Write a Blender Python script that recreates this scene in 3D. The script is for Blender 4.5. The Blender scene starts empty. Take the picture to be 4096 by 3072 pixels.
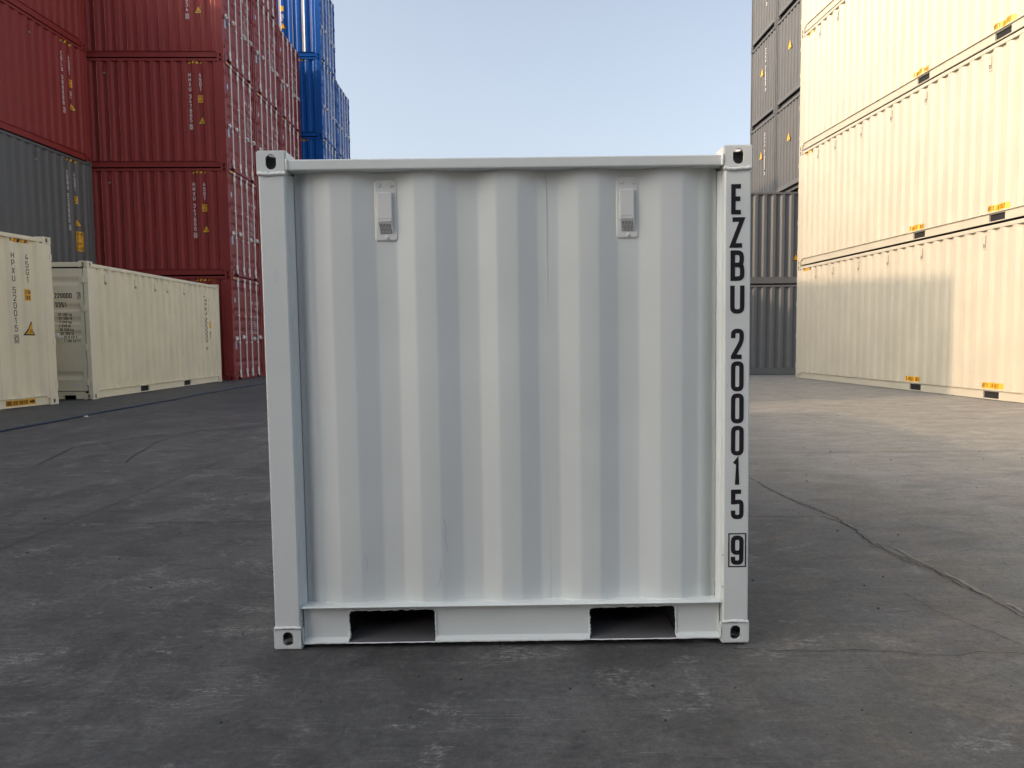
import bpy, bmesh, math, random
from mathutils import Vector, Matrix
random.seed(7)
S = bpy.context.scene
COL = S.collection
PI = math.pi

# ------------------------------------------------------------------ camera
CF, CPITCH, CROLL, CH = 2932.1, 0.0680, 0.0086, 1.0606
cam_d = bpy.data.cameras.new('camera')
cam = bpy.data.objects.new('camera', cam_d)
COL.objects.link(cam)
cam_d.sensor_fit = 'HORIZONTAL'
cam_d.sensor_width = 36.0
cam_d.lens = 36.0 * CF / 4096.0
cam_d.shift_x = -53.28 / 4096.0
cam_d.shift_y = 21.54 / 4096.0
cam_d.clip_start = 0.05
cam_d.clip_end = 3000
_r = Vector((1, 0, 0)); _u = Vector((0, math.sin(CPITCH), math.cos(CPITCH))); _f = Vector((0, math.cos(CPITCH), -math.sin(CPITCH)))
_R = _r * math.cos(CROLL) - _u * math.sin(CROLL)
_U = _r * math.sin(CROLL) + _u * math.cos(CROLL)
M = Matrix((( _R.x, _U.x, -_f.x, 0), (_R.y, _U.y, -_f.y, 0), (_R.z, _U.z, -_f.z, CH), (0, 0, 0, 1)))
cam.matrix_world = M
S.camera = cam

# ------------------------------------------------------------------ world, sun, exposure
SUN_TO = Vector((-1.0, -0.29, 0.486)).normalized()      # direction towards the sun
SUN_EL = math.asin(SUN_TO.z)
SUN_AZ = math.atan2(SUN_TO.x, SUN_TO.y)
w = bpy.data.worlds.new('World'); S.world = w; w.use_nodes = True
nt = w.node_tree; nt.nodes.clear()
out = nt.nodes.new('ShaderNodeOutputWorld'); bg = nt.nodes.new('ShaderNodeBackground'); sky = nt.nodes.new('ShaderNodeTexSky')
sky.sky_type = 'NISHITA'; sky.sun_disc = False
sky.sun_elevation = SUN_EL; sky.sun_rotation = SUN_AZ % (2 * PI)
sky.altitude = 0; sky.air_density = 1.0; sky.dust_density = 4.8; sky.ozone_density = 1.0
bg.inputs['Strength'].default_value = 0.15
hs = nt.nodes.new('ShaderNodeHueSaturation'); hs.inputs['Saturation'].default_value = 0.60     # milky haze
nt.links.new(sky.outputs[0], hs.inputs['Color']); nt.links.new(hs.outputs[0], bg.inputs[0]); nt.links.new(bg.outputs[0], out.inputs[0])
sun_d = bpy.data.lights.new('sun', 'SUN'); sun = bpy.data.objects.new('sun', sun_d); COL.objects.link(sun)
sun_d.energy = 1.4; sun_d.angle = math.radians(0.75); sun_d.color = (1.0, 0.70, 0.48)
sun.location = SUN_TO * 60
sun.rotation_euler = SUN_TO.to_track_quat('Z', 'Y').to_euler()
vs = S.view_settings; vs.view_transform = 'Standard'; vs.look = 'None'; vs.gamma = 1.0; vs.exposure = 1.02; vs.use_curve_mapping = False
S.cycles.max_bounces = 8; S.cycles.diffuse_bounces = 5

# ------------------------------------------------------------------ materials
def new_mat(name):
    m = bpy.data.materials.new(name); m.use_nodes = True
    n = m.node_tree.nodes; b = n['Principled BSDF']
    return m, m.node_tree, b
def nd(t, typ, **kw):
    n = t.nodes.new(typ)
    for k, v in kw.items():
        if k in n.inputs: n.inputs[k].default_value = v
        else: setattr(n, k, v)
    return n
def mixc(t, fac, a, b, blend='MIX'):
    m = t.nodes.new('ShaderNodeMix'); m.data_type = 'RGBA'; m.blend_type = blend
    for sock, v in ((m.inputs[0], fac), (m.inputs[6], a), (m.inputs[7], b)):
        if hasattr(v, 'is_output'): t.links.new(v, sock)
        elif isinstance(v, (int, float)): sock.default_value = v
        else: sock.default_value = (*v, 1) if len(v) == 3 else v
    return m.outputs[2]
def ramp(t, src, stops):
    r = t.nodes.new('ShaderNodeValToRGB'); t.links.new(src, r.inputs[0])
    e = r.color_ramp.elements
    e[0].position, e[0].color = stops[0][0], (*[stops[0][1]] * 3, 1)
    e[1].position, e[1].color = stops[-1][0], (*[stops[-1][1]] * 3, 1)
    for p, v in stops[1:-1]:
        x = e.new(p); x.color = (v, v, v, 1)
    return r.outputs[0]
def noise(t, vec, scale, detail=4, rough=.55, dist=0.0):
    n = nd(t, 'ShaderNodeTexNoise'); n.inputs['Scale'].default_value = scale; n.inputs['Detail'].default_value = detail
    n.inputs['Roughness'].default_value = rough; n.inputs['Distortion'].default_value = dist
    t.links.new(vec, n.inputs['Vector']); return n.outputs[0]
def mapping(t, vec, scale=(1, 1, 1), rot=(0, 0, 0), loc=(0, 0, 0)):
    m = nd(t, 'ShaderNodeMapping'); m.inputs['Scale'].default_value = scale; m.inputs['Rotation'].default_value = rot; m.inputs['Location'].default_value = loc
    t.links.new(vec, m.inputs['Vector']); return m.outputs[0]

def paint(name, col, rough=.42, dirt=(.16, .13, .1), dirt_amt=.10, spec=.45, wave=.0025, streak=.06):
    m, t, b = new_mat(name)
    co = nd(t, 'ShaderNodeTexCoord').outputs['Object']
    oi = nd(t, 'ShaderNodeObjectInfo')
    big = noise(t, co, 1.3, 5)
    st = noise(t, mapping(t, co, (9, 9, .5)), 2.0, 5, .6)
    fine = noise(t, co, 60, 3)
    c = mixc(t, ramp(t, big, [(.3, 0), (.7, 1)]), tuple(x * .93 for x in col), tuple(min(1, x * 1.05) for x in col))
    c = mixc(t, ramp(t, st, [(.45, 0), (.8, streak * 2)]), c, tuple(x * .72 for x in col))
    spots = noise(t, co, 23, 6, .7)
    c = mixc(t, ramp(t, spots, [(.66, 0), (.74, dirt_amt * 2.2)]), c, dirt)
    t.links.new(c, b.inputs['Base Color'])
    r = nd(t, 'ShaderNodeMapRange'); r.inputs['To Min'].default_value = rough - .07; r.inputs['To Max'].default_value = rough + .12
    t.links.new(big, r.inputs['Value']); t.links.new(r.outputs[0], b.inputs['Roughness'])
    b.inputs['Specular IOR Level'].default_value = spec
    bp = nd(t, 'ShaderNodeBump'); bp.inputs['Strength'].default_value = .35; bp.inputs['Distance'].default_value = wave
    mx = nd(t, 'ShaderNodeMath'); mx.operation = 'MULTIPLY_ADD'; mx.inputs[1].default_value = .06
    t.links.new(fine, mx.inputs[0]); t.links.new(noise(t, co, 6, 3), mx.inputs[2])
    t.links.new(mx.outputs[0], bp.inputs['Height']); t.links.new(bp.outputs[0], b.inputs['Normal'])
    return m
def plain(name, col, rough=.5, metal=0.0, var=.12):
    m, t, b = new_mat(name)
    co = nd(t, 'ShaderNodeTexCoord').outputs['Object']
    c = mixc(t, noise(t, co, 14, 4), tuple(x * (1 - var) for x in col), tuple(min(1, x * (1 + var)) for x in col))
    t.links.new(c, b.inputs['Base Color']); b.inputs['Roughness'].default_value = rough; b.inputs['Metallic'].default_value = metal
    return m

MAT = {
    'red': paint('oxide_red_paint', (.275, .040, .037), .50, spec=.3),
    'grey': paint('slate_grey_paint', (.124, .128, .128), .50),
    'blue': paint('marine_blue_paint', (.0008, .100, .42), .45, spec=.25),
    'beige': paint('beige_paint', (.50, .470, .372), .48, dirt_amt=.05),
    'cream': paint('cream_paint', (.86, .795, .60), .48, dirt_amt=.05),  # same beige brightened to make up light missing on the left containers
    'white': paint('white_container_paint', (.665, .710, .695), .42, dirt=(.2, .17, .13), dirt_amt=.015, wave=.0016, streak=.025),
    'galv': plain('galvanised_steel', (.86, .85, .82), .45, .1),
    'rubber': plain('black_rubber', (.018, .019, .022), .7),
    'pit': plain('hollow_shade_black', (.012, .012, .013), .8),  # near-black paints in the shade of pockets and grille holes
    'under': plain('underside_bitumen', (.02, .02, .02), .8),
    'ply': plain('dark_floor_steel', (.13, .13, .135), .75),
    'wtext': plain('white_lettering', (.78, .77, .75), .5),
    'ktext': plain('black_lettering', (.012, .012, .016), .4),
    'yellow': plain('yellow_sticker', (.82, .42, .02), .45, 0, .05),
    'kborder': plain('black_sticker', (.02, .018, .016), .45),
    'plate': plain('data_plate', (.33, .38, .47), .35, .3),
    'emblem': plain('pale_blue_sticker', (.45, .58, .75), .4),
    'weld': paint('weld_paint', (.70, .745, .73), .38, wave=.004),
    'inner': plain('casting_shade_grey', (.20, .21, .21), .6, 0, .3),  # dark grey paints in the shade inside the white container's castings
    'grille': plain('dusty_grille', (.30, .29, .26), .6),
    'vent': paint('vent_paint', (.68, .71, .69), .45, dirt=(.3, .3, .3), dirt_amt=.2, wave=.003),
    'cord': plain('dark_blue_cable', (.012, .03, .075), .5),
    'pebble': plain('dark_pebble', (.035, .033, .03), .8),
    'litter': plain('pale_litter', (.6, .6, .58), .7),
    'crack': plain('crack_shadow_dirt', (.012, .012, .012), .9),
}

# ------------------------------------------------------------------ mesh helpers
def link(name, me, parent=None, mat=None):
    o = bpy.data.objects.new(name, me); COL.objects.link(o)
    if parent is not None: o.parent = parent
    return o
def tomesh(bm, name, mats, smooth=False):
    me = bpy.data.meshes.new(name); 
    bmesh.ops.recalc_face_normals(bm, faces=bm.faces)
    bm.to_mesh(me); bm.free()
    for m in (mats if isinstance(mats, (list, tuple)) else [mats]): me.materials.append(m)
    if smooth:
        for p in me.polygons: p.use_smooth = True
    return me
def box(bm, x0, x1, y0, y1, z0, z1, bev=0, mi=0, seg=1):
    vs_ = [bm.verts.new((x, y, z)) for z in (z0, z1) for y in (y0, y1) for x in (x0, x1)]
    F = [(0, 2, 3, 1), (4, 5, 7, 6), (0, 1, 5, 4), (2, 6, 7, 3), (0, 4, 6, 2), (1, 3, 7, 5)]
    fs = [bm.faces.new([vs_[i] for i in f]) for f in F]
    for f in fs: f.material_index = mi
    if bev:
        es = list({e for f in fs for e in f.edges})
        r = bmesh.ops.bevel(bm, geom=es, offset=bev, segments=seg, affect='EDGES', profile=.5)
        for f in r['faces']: f.material_index = mi
    return fs
def extrude_profile(bm, pts, axis, a, b, closed=True, cap=True):
    """pts 2-D profile; axis 'x','y','z' is the extrusion axis from a to b."""
    def P(p, t):
        if axis == 'x': return (t, p[0], p[1])
        if axis == 'y': return (p[0], t, p[1])
        return (p[0], p[1], t)
    A = [bm.verts.new(P(p, a)) for p in pts]; B = [bm.verts.new(P(p, b)) for p in pts]
    n = len(pts)
    for i in range(n if closed else n - 1):
        j = (i + 1) % n
        bm.faces.new((A[i], A[j], B[j], B[i]))
    if closed and cap:
        bm.faces.new(A); bm.faces.new(B)
def tube(bm, pts, r, n=8, cap=True, rf=None):
    pts = [Vector(p) for p in pts]; rings = []
    up0 = None
    for i, p in enumerate(pts):
        d = (pts[min(i + 1, len(pts) - 1)] - pts[max(i - 1, 0)]).normalized()
        ref = Vector((0, 0, 1)) if abs(d.z) < .9 else Vector((1, 0, 0))
        a = d.cross(ref).normalized(); b = d.cross(a)
        rr = rf(i) if rf else r
        rings.append([bm.verts.new(p + (a * math.cos(k * 2 * PI / n) + b * math.sin(k * 2 * PI / n)) * rr) for k in range(n)])
    for i in range(len(rings) - 1):
        for k in range(n):
            bm.faces.new((rings[i][k], rings[i][(k + 1) % n], rings[i + 1][(k + 1) % n], rings[i + 1][k]))
    if cap:
        bm.faces.new(rings[0]); bm.faces.new(rings[-1])
def disc(bm, c, r, n, axis='y', h=0.0, r2=None):
    """small dome / button with its axis along -y"""
    r2 = r2 or r * .75
    A = [bm.verts.new((c[0] + r * math.cos(k * 2 * PI / n), c[1], c[2] + r * math.sin(k * 2 * PI / n))) for k in range(n)]
    B = [bm.verts.new((c[0] + r2 * math.cos(k * 2 * PI / n), c[1] - h, c[2] + r2 * math.sin(k * 2 * PI / n))) for k in range(n)]
    for k in range(n): bm.faces.new((A[k], A[(k + 1) % n], B[(k + 1) % n], B[k]))
    bm.faces.new(B)

def casting_mesh(w, l, h, mats, holes, hw=.051, hh=.079, th=.012, bev=0.0, n=14):
    """hollow ISO corner fitting, w along x, l along y, h along z; oval holes through the named faces"""
    bm = bmesh.new()
    def corners(off):
        return {(i, j, k): Vector(((0 + off, w - off)[i], (0 + off, l - off)[j], (0 + off, h - off)[k])) for i in (0, 1) for j in (0, 1) for k in (0, 1)}
    CO = {k: bm.verts.new(v) for k, v in corners(0).items()}
    CI = {k: bm.verts.new(v) for k, v in corners(th).items()}
    faces = {'-x': [(0, 0, 0), (0, 1, 0), (0, 1, 1), (0, 0, 1)], '+x': [(1, 0, 0), (1, 1, 0), (1, 1, 1), (1, 0, 1)],
             '-y': [(0, 0, 0), (1, 0, 0), (1, 0, 1), (0, 0, 1)], '+y': [(0, 1, 0), (1, 1, 0), (1, 1, 1), (0, 1, 1)],
             '-z': [(0, 0, 0), (1, 0, 0), (1, 1, 0), (0, 1, 0)], '+z': [(0, 0, 1), (1, 0, 1), (1, 1, 1), (0, 1, 1)]}
    for nm, ks in faces.items():
        if nm not in holes:
            bm.faces.new([CO[k] for k in ks]); bm.faces.new([CI[k] for k in ks]).material_index = len(mats) - 1; continue
        loops = []
        for li, C_ in enumerate((CO, CI)):
            c = [C_[k] for k in ks]
            o = sum((v.co for v in c), Vector()) / 4
            a = (c[1].co - c[0].co).normalized(); b = (c[3].co - c[0].co).normalized()
            a_, b_ = hw / 2, hh / 2
            if nm in ('-z', '+z'): a_, b_ = hh / 2 * .9, hw / 2
            pts = []
            for q in range(n):
                th_ = -3 * PI / 4 + 2 * PI * q / n
                cx, cy = math.cos(th_), math.sin(th_)
                # stadium shape
                if b_ > a_:
                    x, y = a_ * cx, a_ * cy + (b_ - a_) * (1 if cy > 0 else -1)
                else:
                    x, y = b_ * cx + (a_ - b_) * (1 if cx > 0 else -1), b_ * cy
                pts.append((th_, bm.verts.new(o + a * x + b * y)))
            loops.append([p[1] for p in pts])
            cur = 0
            for q in range(n):
                t0 = pts[q][0]
                mid = (t0 + PI / n + 3 * PI / 4) % (2 * PI)
                k = int(mid // (PI / 2)) % 4          # side index: 0 bottom (c0..c1) ...
                k2 = int(((mid + PI / 4) // (PI / 2))) % 4
                bm.faces.new((pts[q][1], pts[(q + 1) % n][1], c[k2])).material_index = li * (len(mats) - 1)
                nxt = (mid + 2 * PI / n + PI / 4) // (PI / 2)
                k3 = int(nxt) % 4
                if k3 != k2:
                    bm.faces.new((pts[(q + 1) % n][1], c[k3], c[k2])).material_index = li * (len(mats) - 1)
        for q in range(n):
            bm.faces.new((loops[0][q], loops[0][(q + 1) % n], loops[1][(q + 1) % n], loops[1][q]))
    if bev:
        es = [e for e in bm.edges if e.verts[0] in CO.values() and e.verts[1] in CO.values()]
        es = [e for e in es if sum(abs(e.verts[0].co[i] - e.verts[1].co[i]) > 1e-6 for i in range(3)) == 1]
        bmesh.ops.bevel(bm, geom=es, offset=bev, segments=2, affect='EDGES')
    return tomesh(bm, 'corner_casting', mats)

# ------------------------------------------------------------------ stroke lettering
r_ = .42
GL = {
 '0': [('c', [(0,0,1),(1,0,1),(1,1,1),(0,1,1)])], 'O': [('c', [(0,0,1),(1,0,1),(1,1,1),(0,1,1)])],
 'D': [('c', [(0,0),(1,0,1),(1,1,1),(0,1)])],
 '1': [('o', [(.05,.84),(.55,1),(.55,0)])],
 '2': [('o', [(0,.72),(0,1,1),(1,1,1),(1,.60,1),(0,.02),(0,0),(1,0)])],
 '3': [('o', [(0,.76),(0,1,1),(1,1,1),(1,.53,1),(.4,.53)]), ('o', [(.4,.53),(1,.53,1),(1,0,1),(0,0,1),(0,.24)])],
 '4': [('o', [(.5,1),(0,.25),(1,.25)]), ('o', [(.75,.5),(.75,0)])],
 '5': [('o', [(.95,1),(0,1),(0,.5)]), ('o', [(0,.58),(1,.62,1),(1,0,1),(0,0,1),(0,.26)])],
 '6': [('c', [(0,0,1),(1,0,1),(1,.58,1),(0,.58,1)]), ('o', [(0,.3),(0,1,1),(1,1,1),(1,.78)])],
 '7': [('o', [(0,1),(1,1),(.35,0)])],
 '8': [('c', [(0,0,1),(1,0,1),(1,.53,1),(0,.53,1)]), ('c', [(.04,.53,1),(.96,.53,1),(.96,1,1),(.04,1,1)])],
 '9': [('c', [(0,.40,1),(1,.40,1),(1,1,1),(0,1,1)]), ('o', [(1,.7),(1,0,1),(0,0,1),(0,.24)])],
 'A': [('o', [(0,0),(.5,1),(1,0)]), ('o', [(.2,.3),(.8,.3)])],
 'B': [('c', [(0,0),(1,0,1),(1,.53,1),(0,.53)]), ('c', [(0,.53),(.94,.53,1),(.94,1,1),(0,1)])],
 'C': [('o', [(1,.74),(1,1,1),(0,1,1),(0,0,1),(1,0,1),(1,.26)])],
 'E': [('o', [(1,1),(0,1),(0,0),(1,0)]), ('o', [(0,.52),(.92,.52)])],
 'F': [('o', [(1,1),(0,1),(0,0)]), ('o', [(0,.52),(.85,.52)])],
 'G': [('o', [(1,.74),(1,1,1),(0,1,1),(0,0,1),(1,0,1),(1,.48),(.55,.48)])],
 'H': [('o', [(0,0),(0,1)]), ('o', [(1,0),(1,1)]), ('o', [(0,.52),(1,.52)])],
 'I': [('o', [(.5,0),(.5,1)])],
 'K': [('o', [(0,0),(0,1)]), ('o', [(1,1),(.05,.42)]), ('o', [(.35,.6),(1,0)])],
 'L': [('o', [(0,1),(0,0),(1,0)])],
 'M': [('o', [(0,0),(0,1),(.5,.35),(1,1),(1,0)])],
 'N': [('o', [(0,0),(0,1),(1,0),(1,1)])],
 'P': [('o', [(0,0),(0,1),(1,1,1),(1,.45,1),(0,.45)])],
 'R': [('o', [(0,0),(0,1),(1,1,1),(1,.48,1),(0,.48)]), ('o', [(.5,.48),(1,0)])],
 'S': [('o', [(1,.76),(1,1,1),(0,1,1),(0,.53,1),(1,.53,1),(1,0,1),(0,0,1),(0,.24)])],
 'T': [('o', [(0,1),(1,1)]), ('o', [(.5,1),(.5,0)])],
 'U': [('o', [(0,1),(0,0,1),(1,0,1),(1,1)])],
 'W': [('o', [(0,1),(.2,0),(.5,.7),(.8,0),(1,1)])],
 'X': [('o', [(0,0),(1,1)]), ('o', [(0,1),(1,0)])],
 'Y': [('o', [(0,1),(.5,.45),(1,1)]), ('o', [(.5,.45),(.5,0)])],
 'Z': [('o', [(0,1),(1,1),(0,0),(1,0)])],
 '-': [('o', [(.1,.45),(.9,.45)])], '.': [('o', [(.4,0),(.6,0)])], "'": [('o', [(.5,1),(.5,.75)])], '"': [('o', [(.3,1),(.3,.75)]), ('o', [(.75,1),(.75,.75)])],
 'k': [('o', [(0,0),(0,1)]), ('o', [(.9,.65),(.05,.3)]), ('o', [(.35,.42),(.9,0)])],
 'g': [('c', [(0,0,1),(.9,0,1),(.9,.65,1),(0,.65,1)]), ('o', [(.9,.6),(.9,-.3,1),(.1,-.3)])],
 'l': [('o', [(.5,0),(.5,1)])], 'b': [('o', [(0,1),(0,0)]), ('c', [(0,0,1),(.9,0,1),(.9,.65,1),(0,.65,1)])],
 'm': [('o', [(0,0),(0,.65)]), ('o', [(0,.65),(1,.65,1),(1,0)]), ('o', [(.5,.62),(.5,0)])],
}
def glyph_polys(ch, w_, h_, t):
    """list of quads [(u,v)...] for one character in a w_ x h_ cell, stroke t"""
    res = []
    for kind, pts in GL.get(ch, []):
        P = []
        raw = [(t / 2 + p[0] * (w_ - t), t / 2 + p[1] * (h_ - t), len(p) > 2) for p in pts]
        n = len(raw); closed = kind == 'c'
        for i, (x, y, rd) in enumerate(raw):
            if not rd or (not closed and i in (0, n - 1)):
                P.append(Vector((x, y))); continue
            a = Vector(raw[i - 1][:2]); b = Vector((x, y)); c = Vector(raw[(i + 1) % n][:2])
            la, lc = (a - b).length, (c - b).length
            r = min((w_ - t) * r_, la * .48, lc * .48)
            p0 = b + (a - b).normalized() * r; p2 = b + (c - b).normalized() * r
            for k in range(4):
                s = k / 3
                P.append(p0 * (1 - s) ** 2 + b * 2 * s * (1 - s) + p2 * s * s)
        m = len(P); L = []; Rr = []
        for i in range(m):
            pa = P[i - 1] if (closed or i > 0) else None
            pc = P[(i + 1) % m] if (closed or i < m - 1) else None
            d1 = (P[i] - pa).normalized() if pa is not None else None
            d2 = (pc - P[i]).normalized() if pc is not None else None
            if d1 is None: d1 = d2
            if d2 is None: d2 = d1
            n1 = Vector((-d1.y, d1.x)); n2 = Vector((-d2.y, d2.x)); nn = (n1 + n2)
            if nn.length < 1e-4: nn = n1
            nn.normalize(); k = min(1.9, 1 / max(.3, nn.dot(n1)))
            ext = Vector((0, 0))
            L.append(P[i] + nn * t / 2 * k + ext); Rr.append(P[i] - nn * t / 2 * k + ext)
        for i in range(m if closed else m - 1):
            j = (i + 1) % m
            res.append([L[i], L[j], Rr[j], Rr[i]])
    return res
def text_polys(txt, h_, w_=None, t=None, gap=None, vertical=False, pitch=None):
    w_ = w_ or h_ * .45; t = t or h_ * .14; gap = gap if gap is not None else w_ * .35
    out_ = []; x = 0; y = 0; lay = 0
    for ch in txt:
        cw = w_ * (.45 if ch in ".'lI" else 1)
        if ch == ' ':
            if vertical: y -= (pitch or h_ * 1.2) * .55
            else: x += w_ * .9
            continue
        base = y - h_ if vertical else 0
        for q in glyph_polys(ch, cw, h_, t):
            out_.append([(p.x + (x if not vertical else (w_ - cw) / 2), p.y + base) for p in q])
        if vertical: y -= pitch or h_ * 1.2
        else: x += cw + gap
    return out_
def frame_polys(u0, v0, u1, v1, t):
    return [[(u0, v0), (u1, v0), (u1, v0 + t), (u0, v0 + t)], [(u0, v1 - t), (u1, v1 - t), (u1, v1), (u0, v1)],
            [(u0, v0 + t), (u0 + t, v0 + t), (u0 + t, v1 - t), (u0, v1 - t)], [(u1 - t, v0 + t), (u1, v0 + t), (u1, v1 - t), (u1 - t, v1 - t)]]
def shift(polys, du, dv): return [[(p[0] + du, p[1] + dv) for p in q] for q in polys]

def decal_mesh(name, polys, mat, fn, ub=(), vb=(), eps=.0015):
    """flat lettering laid on a folded surface: fn(u,v,out) -> 3-D point, split at the folds"""
    bm = bmesh.new()
    k = 0
    for q in polys:
        vv = [bm.verts.new((p[0], p[1], 0)) for p in q]
        try: bm.faces.new(vv)
        except ValueError: pass
    us = [v.co.x for v in bm.verts]; vs2 = [v.co.y for v in bm.verts]
    for b in ub:
        if min(us) < b < max(us): bmesh.ops.bisect_plane(bm, geom=bm.verts[:] + bm.edges[:] + bm.faces[:], plane_co=(b, 0, 0), plane_no=(1, 0, 0))
    for b in vb:
        if min(vs2) < b < max(vs2): bmesh.ops.bisect_plane(bm, geom=bm.verts[:] + bm.edges[:] + bm.faces[:], plane_co=(0, b, 0), plane_no=(0, 1, 0))
    # tiny lift per connected stroke so overlapping strokes never share a plane
    seen = {}; idx = 0
    for v in bm.verts:
        if v.index in seen: pass
    bm.verts.ensure_lookup_table(); bm.verts.index_update()
    done = set(); lay = 0
    for v in bm.verts:
        if v in done: continue
        st = [v]; done.add(v)
        while st:
            a = st.pop(); a.co.z = (lay % 5) * .00025
            for e in a.link_edges:
                b = e.other_vert(a)
                if b not in done: done.add(b); st.append(b)
        lay += 1
    for v in bm.verts:
        v.co = fn(v.co.x, v.co.y, eps + v.co.z)
    me = bpy.data.meshes.new(name); bm.to_mesh(me); bm.free(); me.materials.append(mat)
    return me

# ------------------------------------------------------------------ generic container
CW = 2.438
IN0, IN1, PER = .012, .056, .278
POST_D, POST_B = .235, .15      # door-end and blind-end post width seen from the side
def side_fold(L):
    """folds of the long side panel: list of (y, inset)"""
    a, b = POST_D, L - POST_B
    n = int(round((b - a) / PER)); per = (b - a) / n; k = per / PER
    pts = [(a, IN0)]
    for i in range(n):
        y = a + i * per
        pts += [(y + .042 * k, IN0), (y + .096 * k, IN1), (y + .182 * k, IN1), (y + .236 * k, IN0)]
    pts.append((b, IN0))
    return pts
def interp(pts, y):
    if y <= pts[0][0]: return 0.0
    if y >= pts[-1][0]: return 0.0
    for i in range(len(pts) - 1):
        if y <= pts[i + 1][0]:
            a, b = pts[i], pts[i + 1]
            return a[1] + (b[1] - a[1]) * (y - a[0]) / max(1e-9, b[0] - a[0])
    return 0.0
def door_fold(H):
    """horizontal grooves of a door leaf: (z, inset), from bottom to top"""
    z0, z1 = .165, H - .135; h = z1 - z0
    g = [(0, .030), (.09, .030), (.12, .055), (.135, .055), (.165, .030) , (.165001, .030), (.435, .030), (.455, .055), (.475, .055), (.50, .030), (.545, .030), (.565, .055), (.585, .055), (.61, .030),
         (.65, .030), (.67, .055), (.69, .055), (.715, .030), (.86, .030), (.89, .055), (.905, .055), (.935, .030), (1, .030)]
    return [(z0 + f * h, d) for f, d in g]
CACHE = {}
def cm(key, fn):
    if key not in CACHE: CACHE[key] = fn()
    return CACHE[key]

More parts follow.
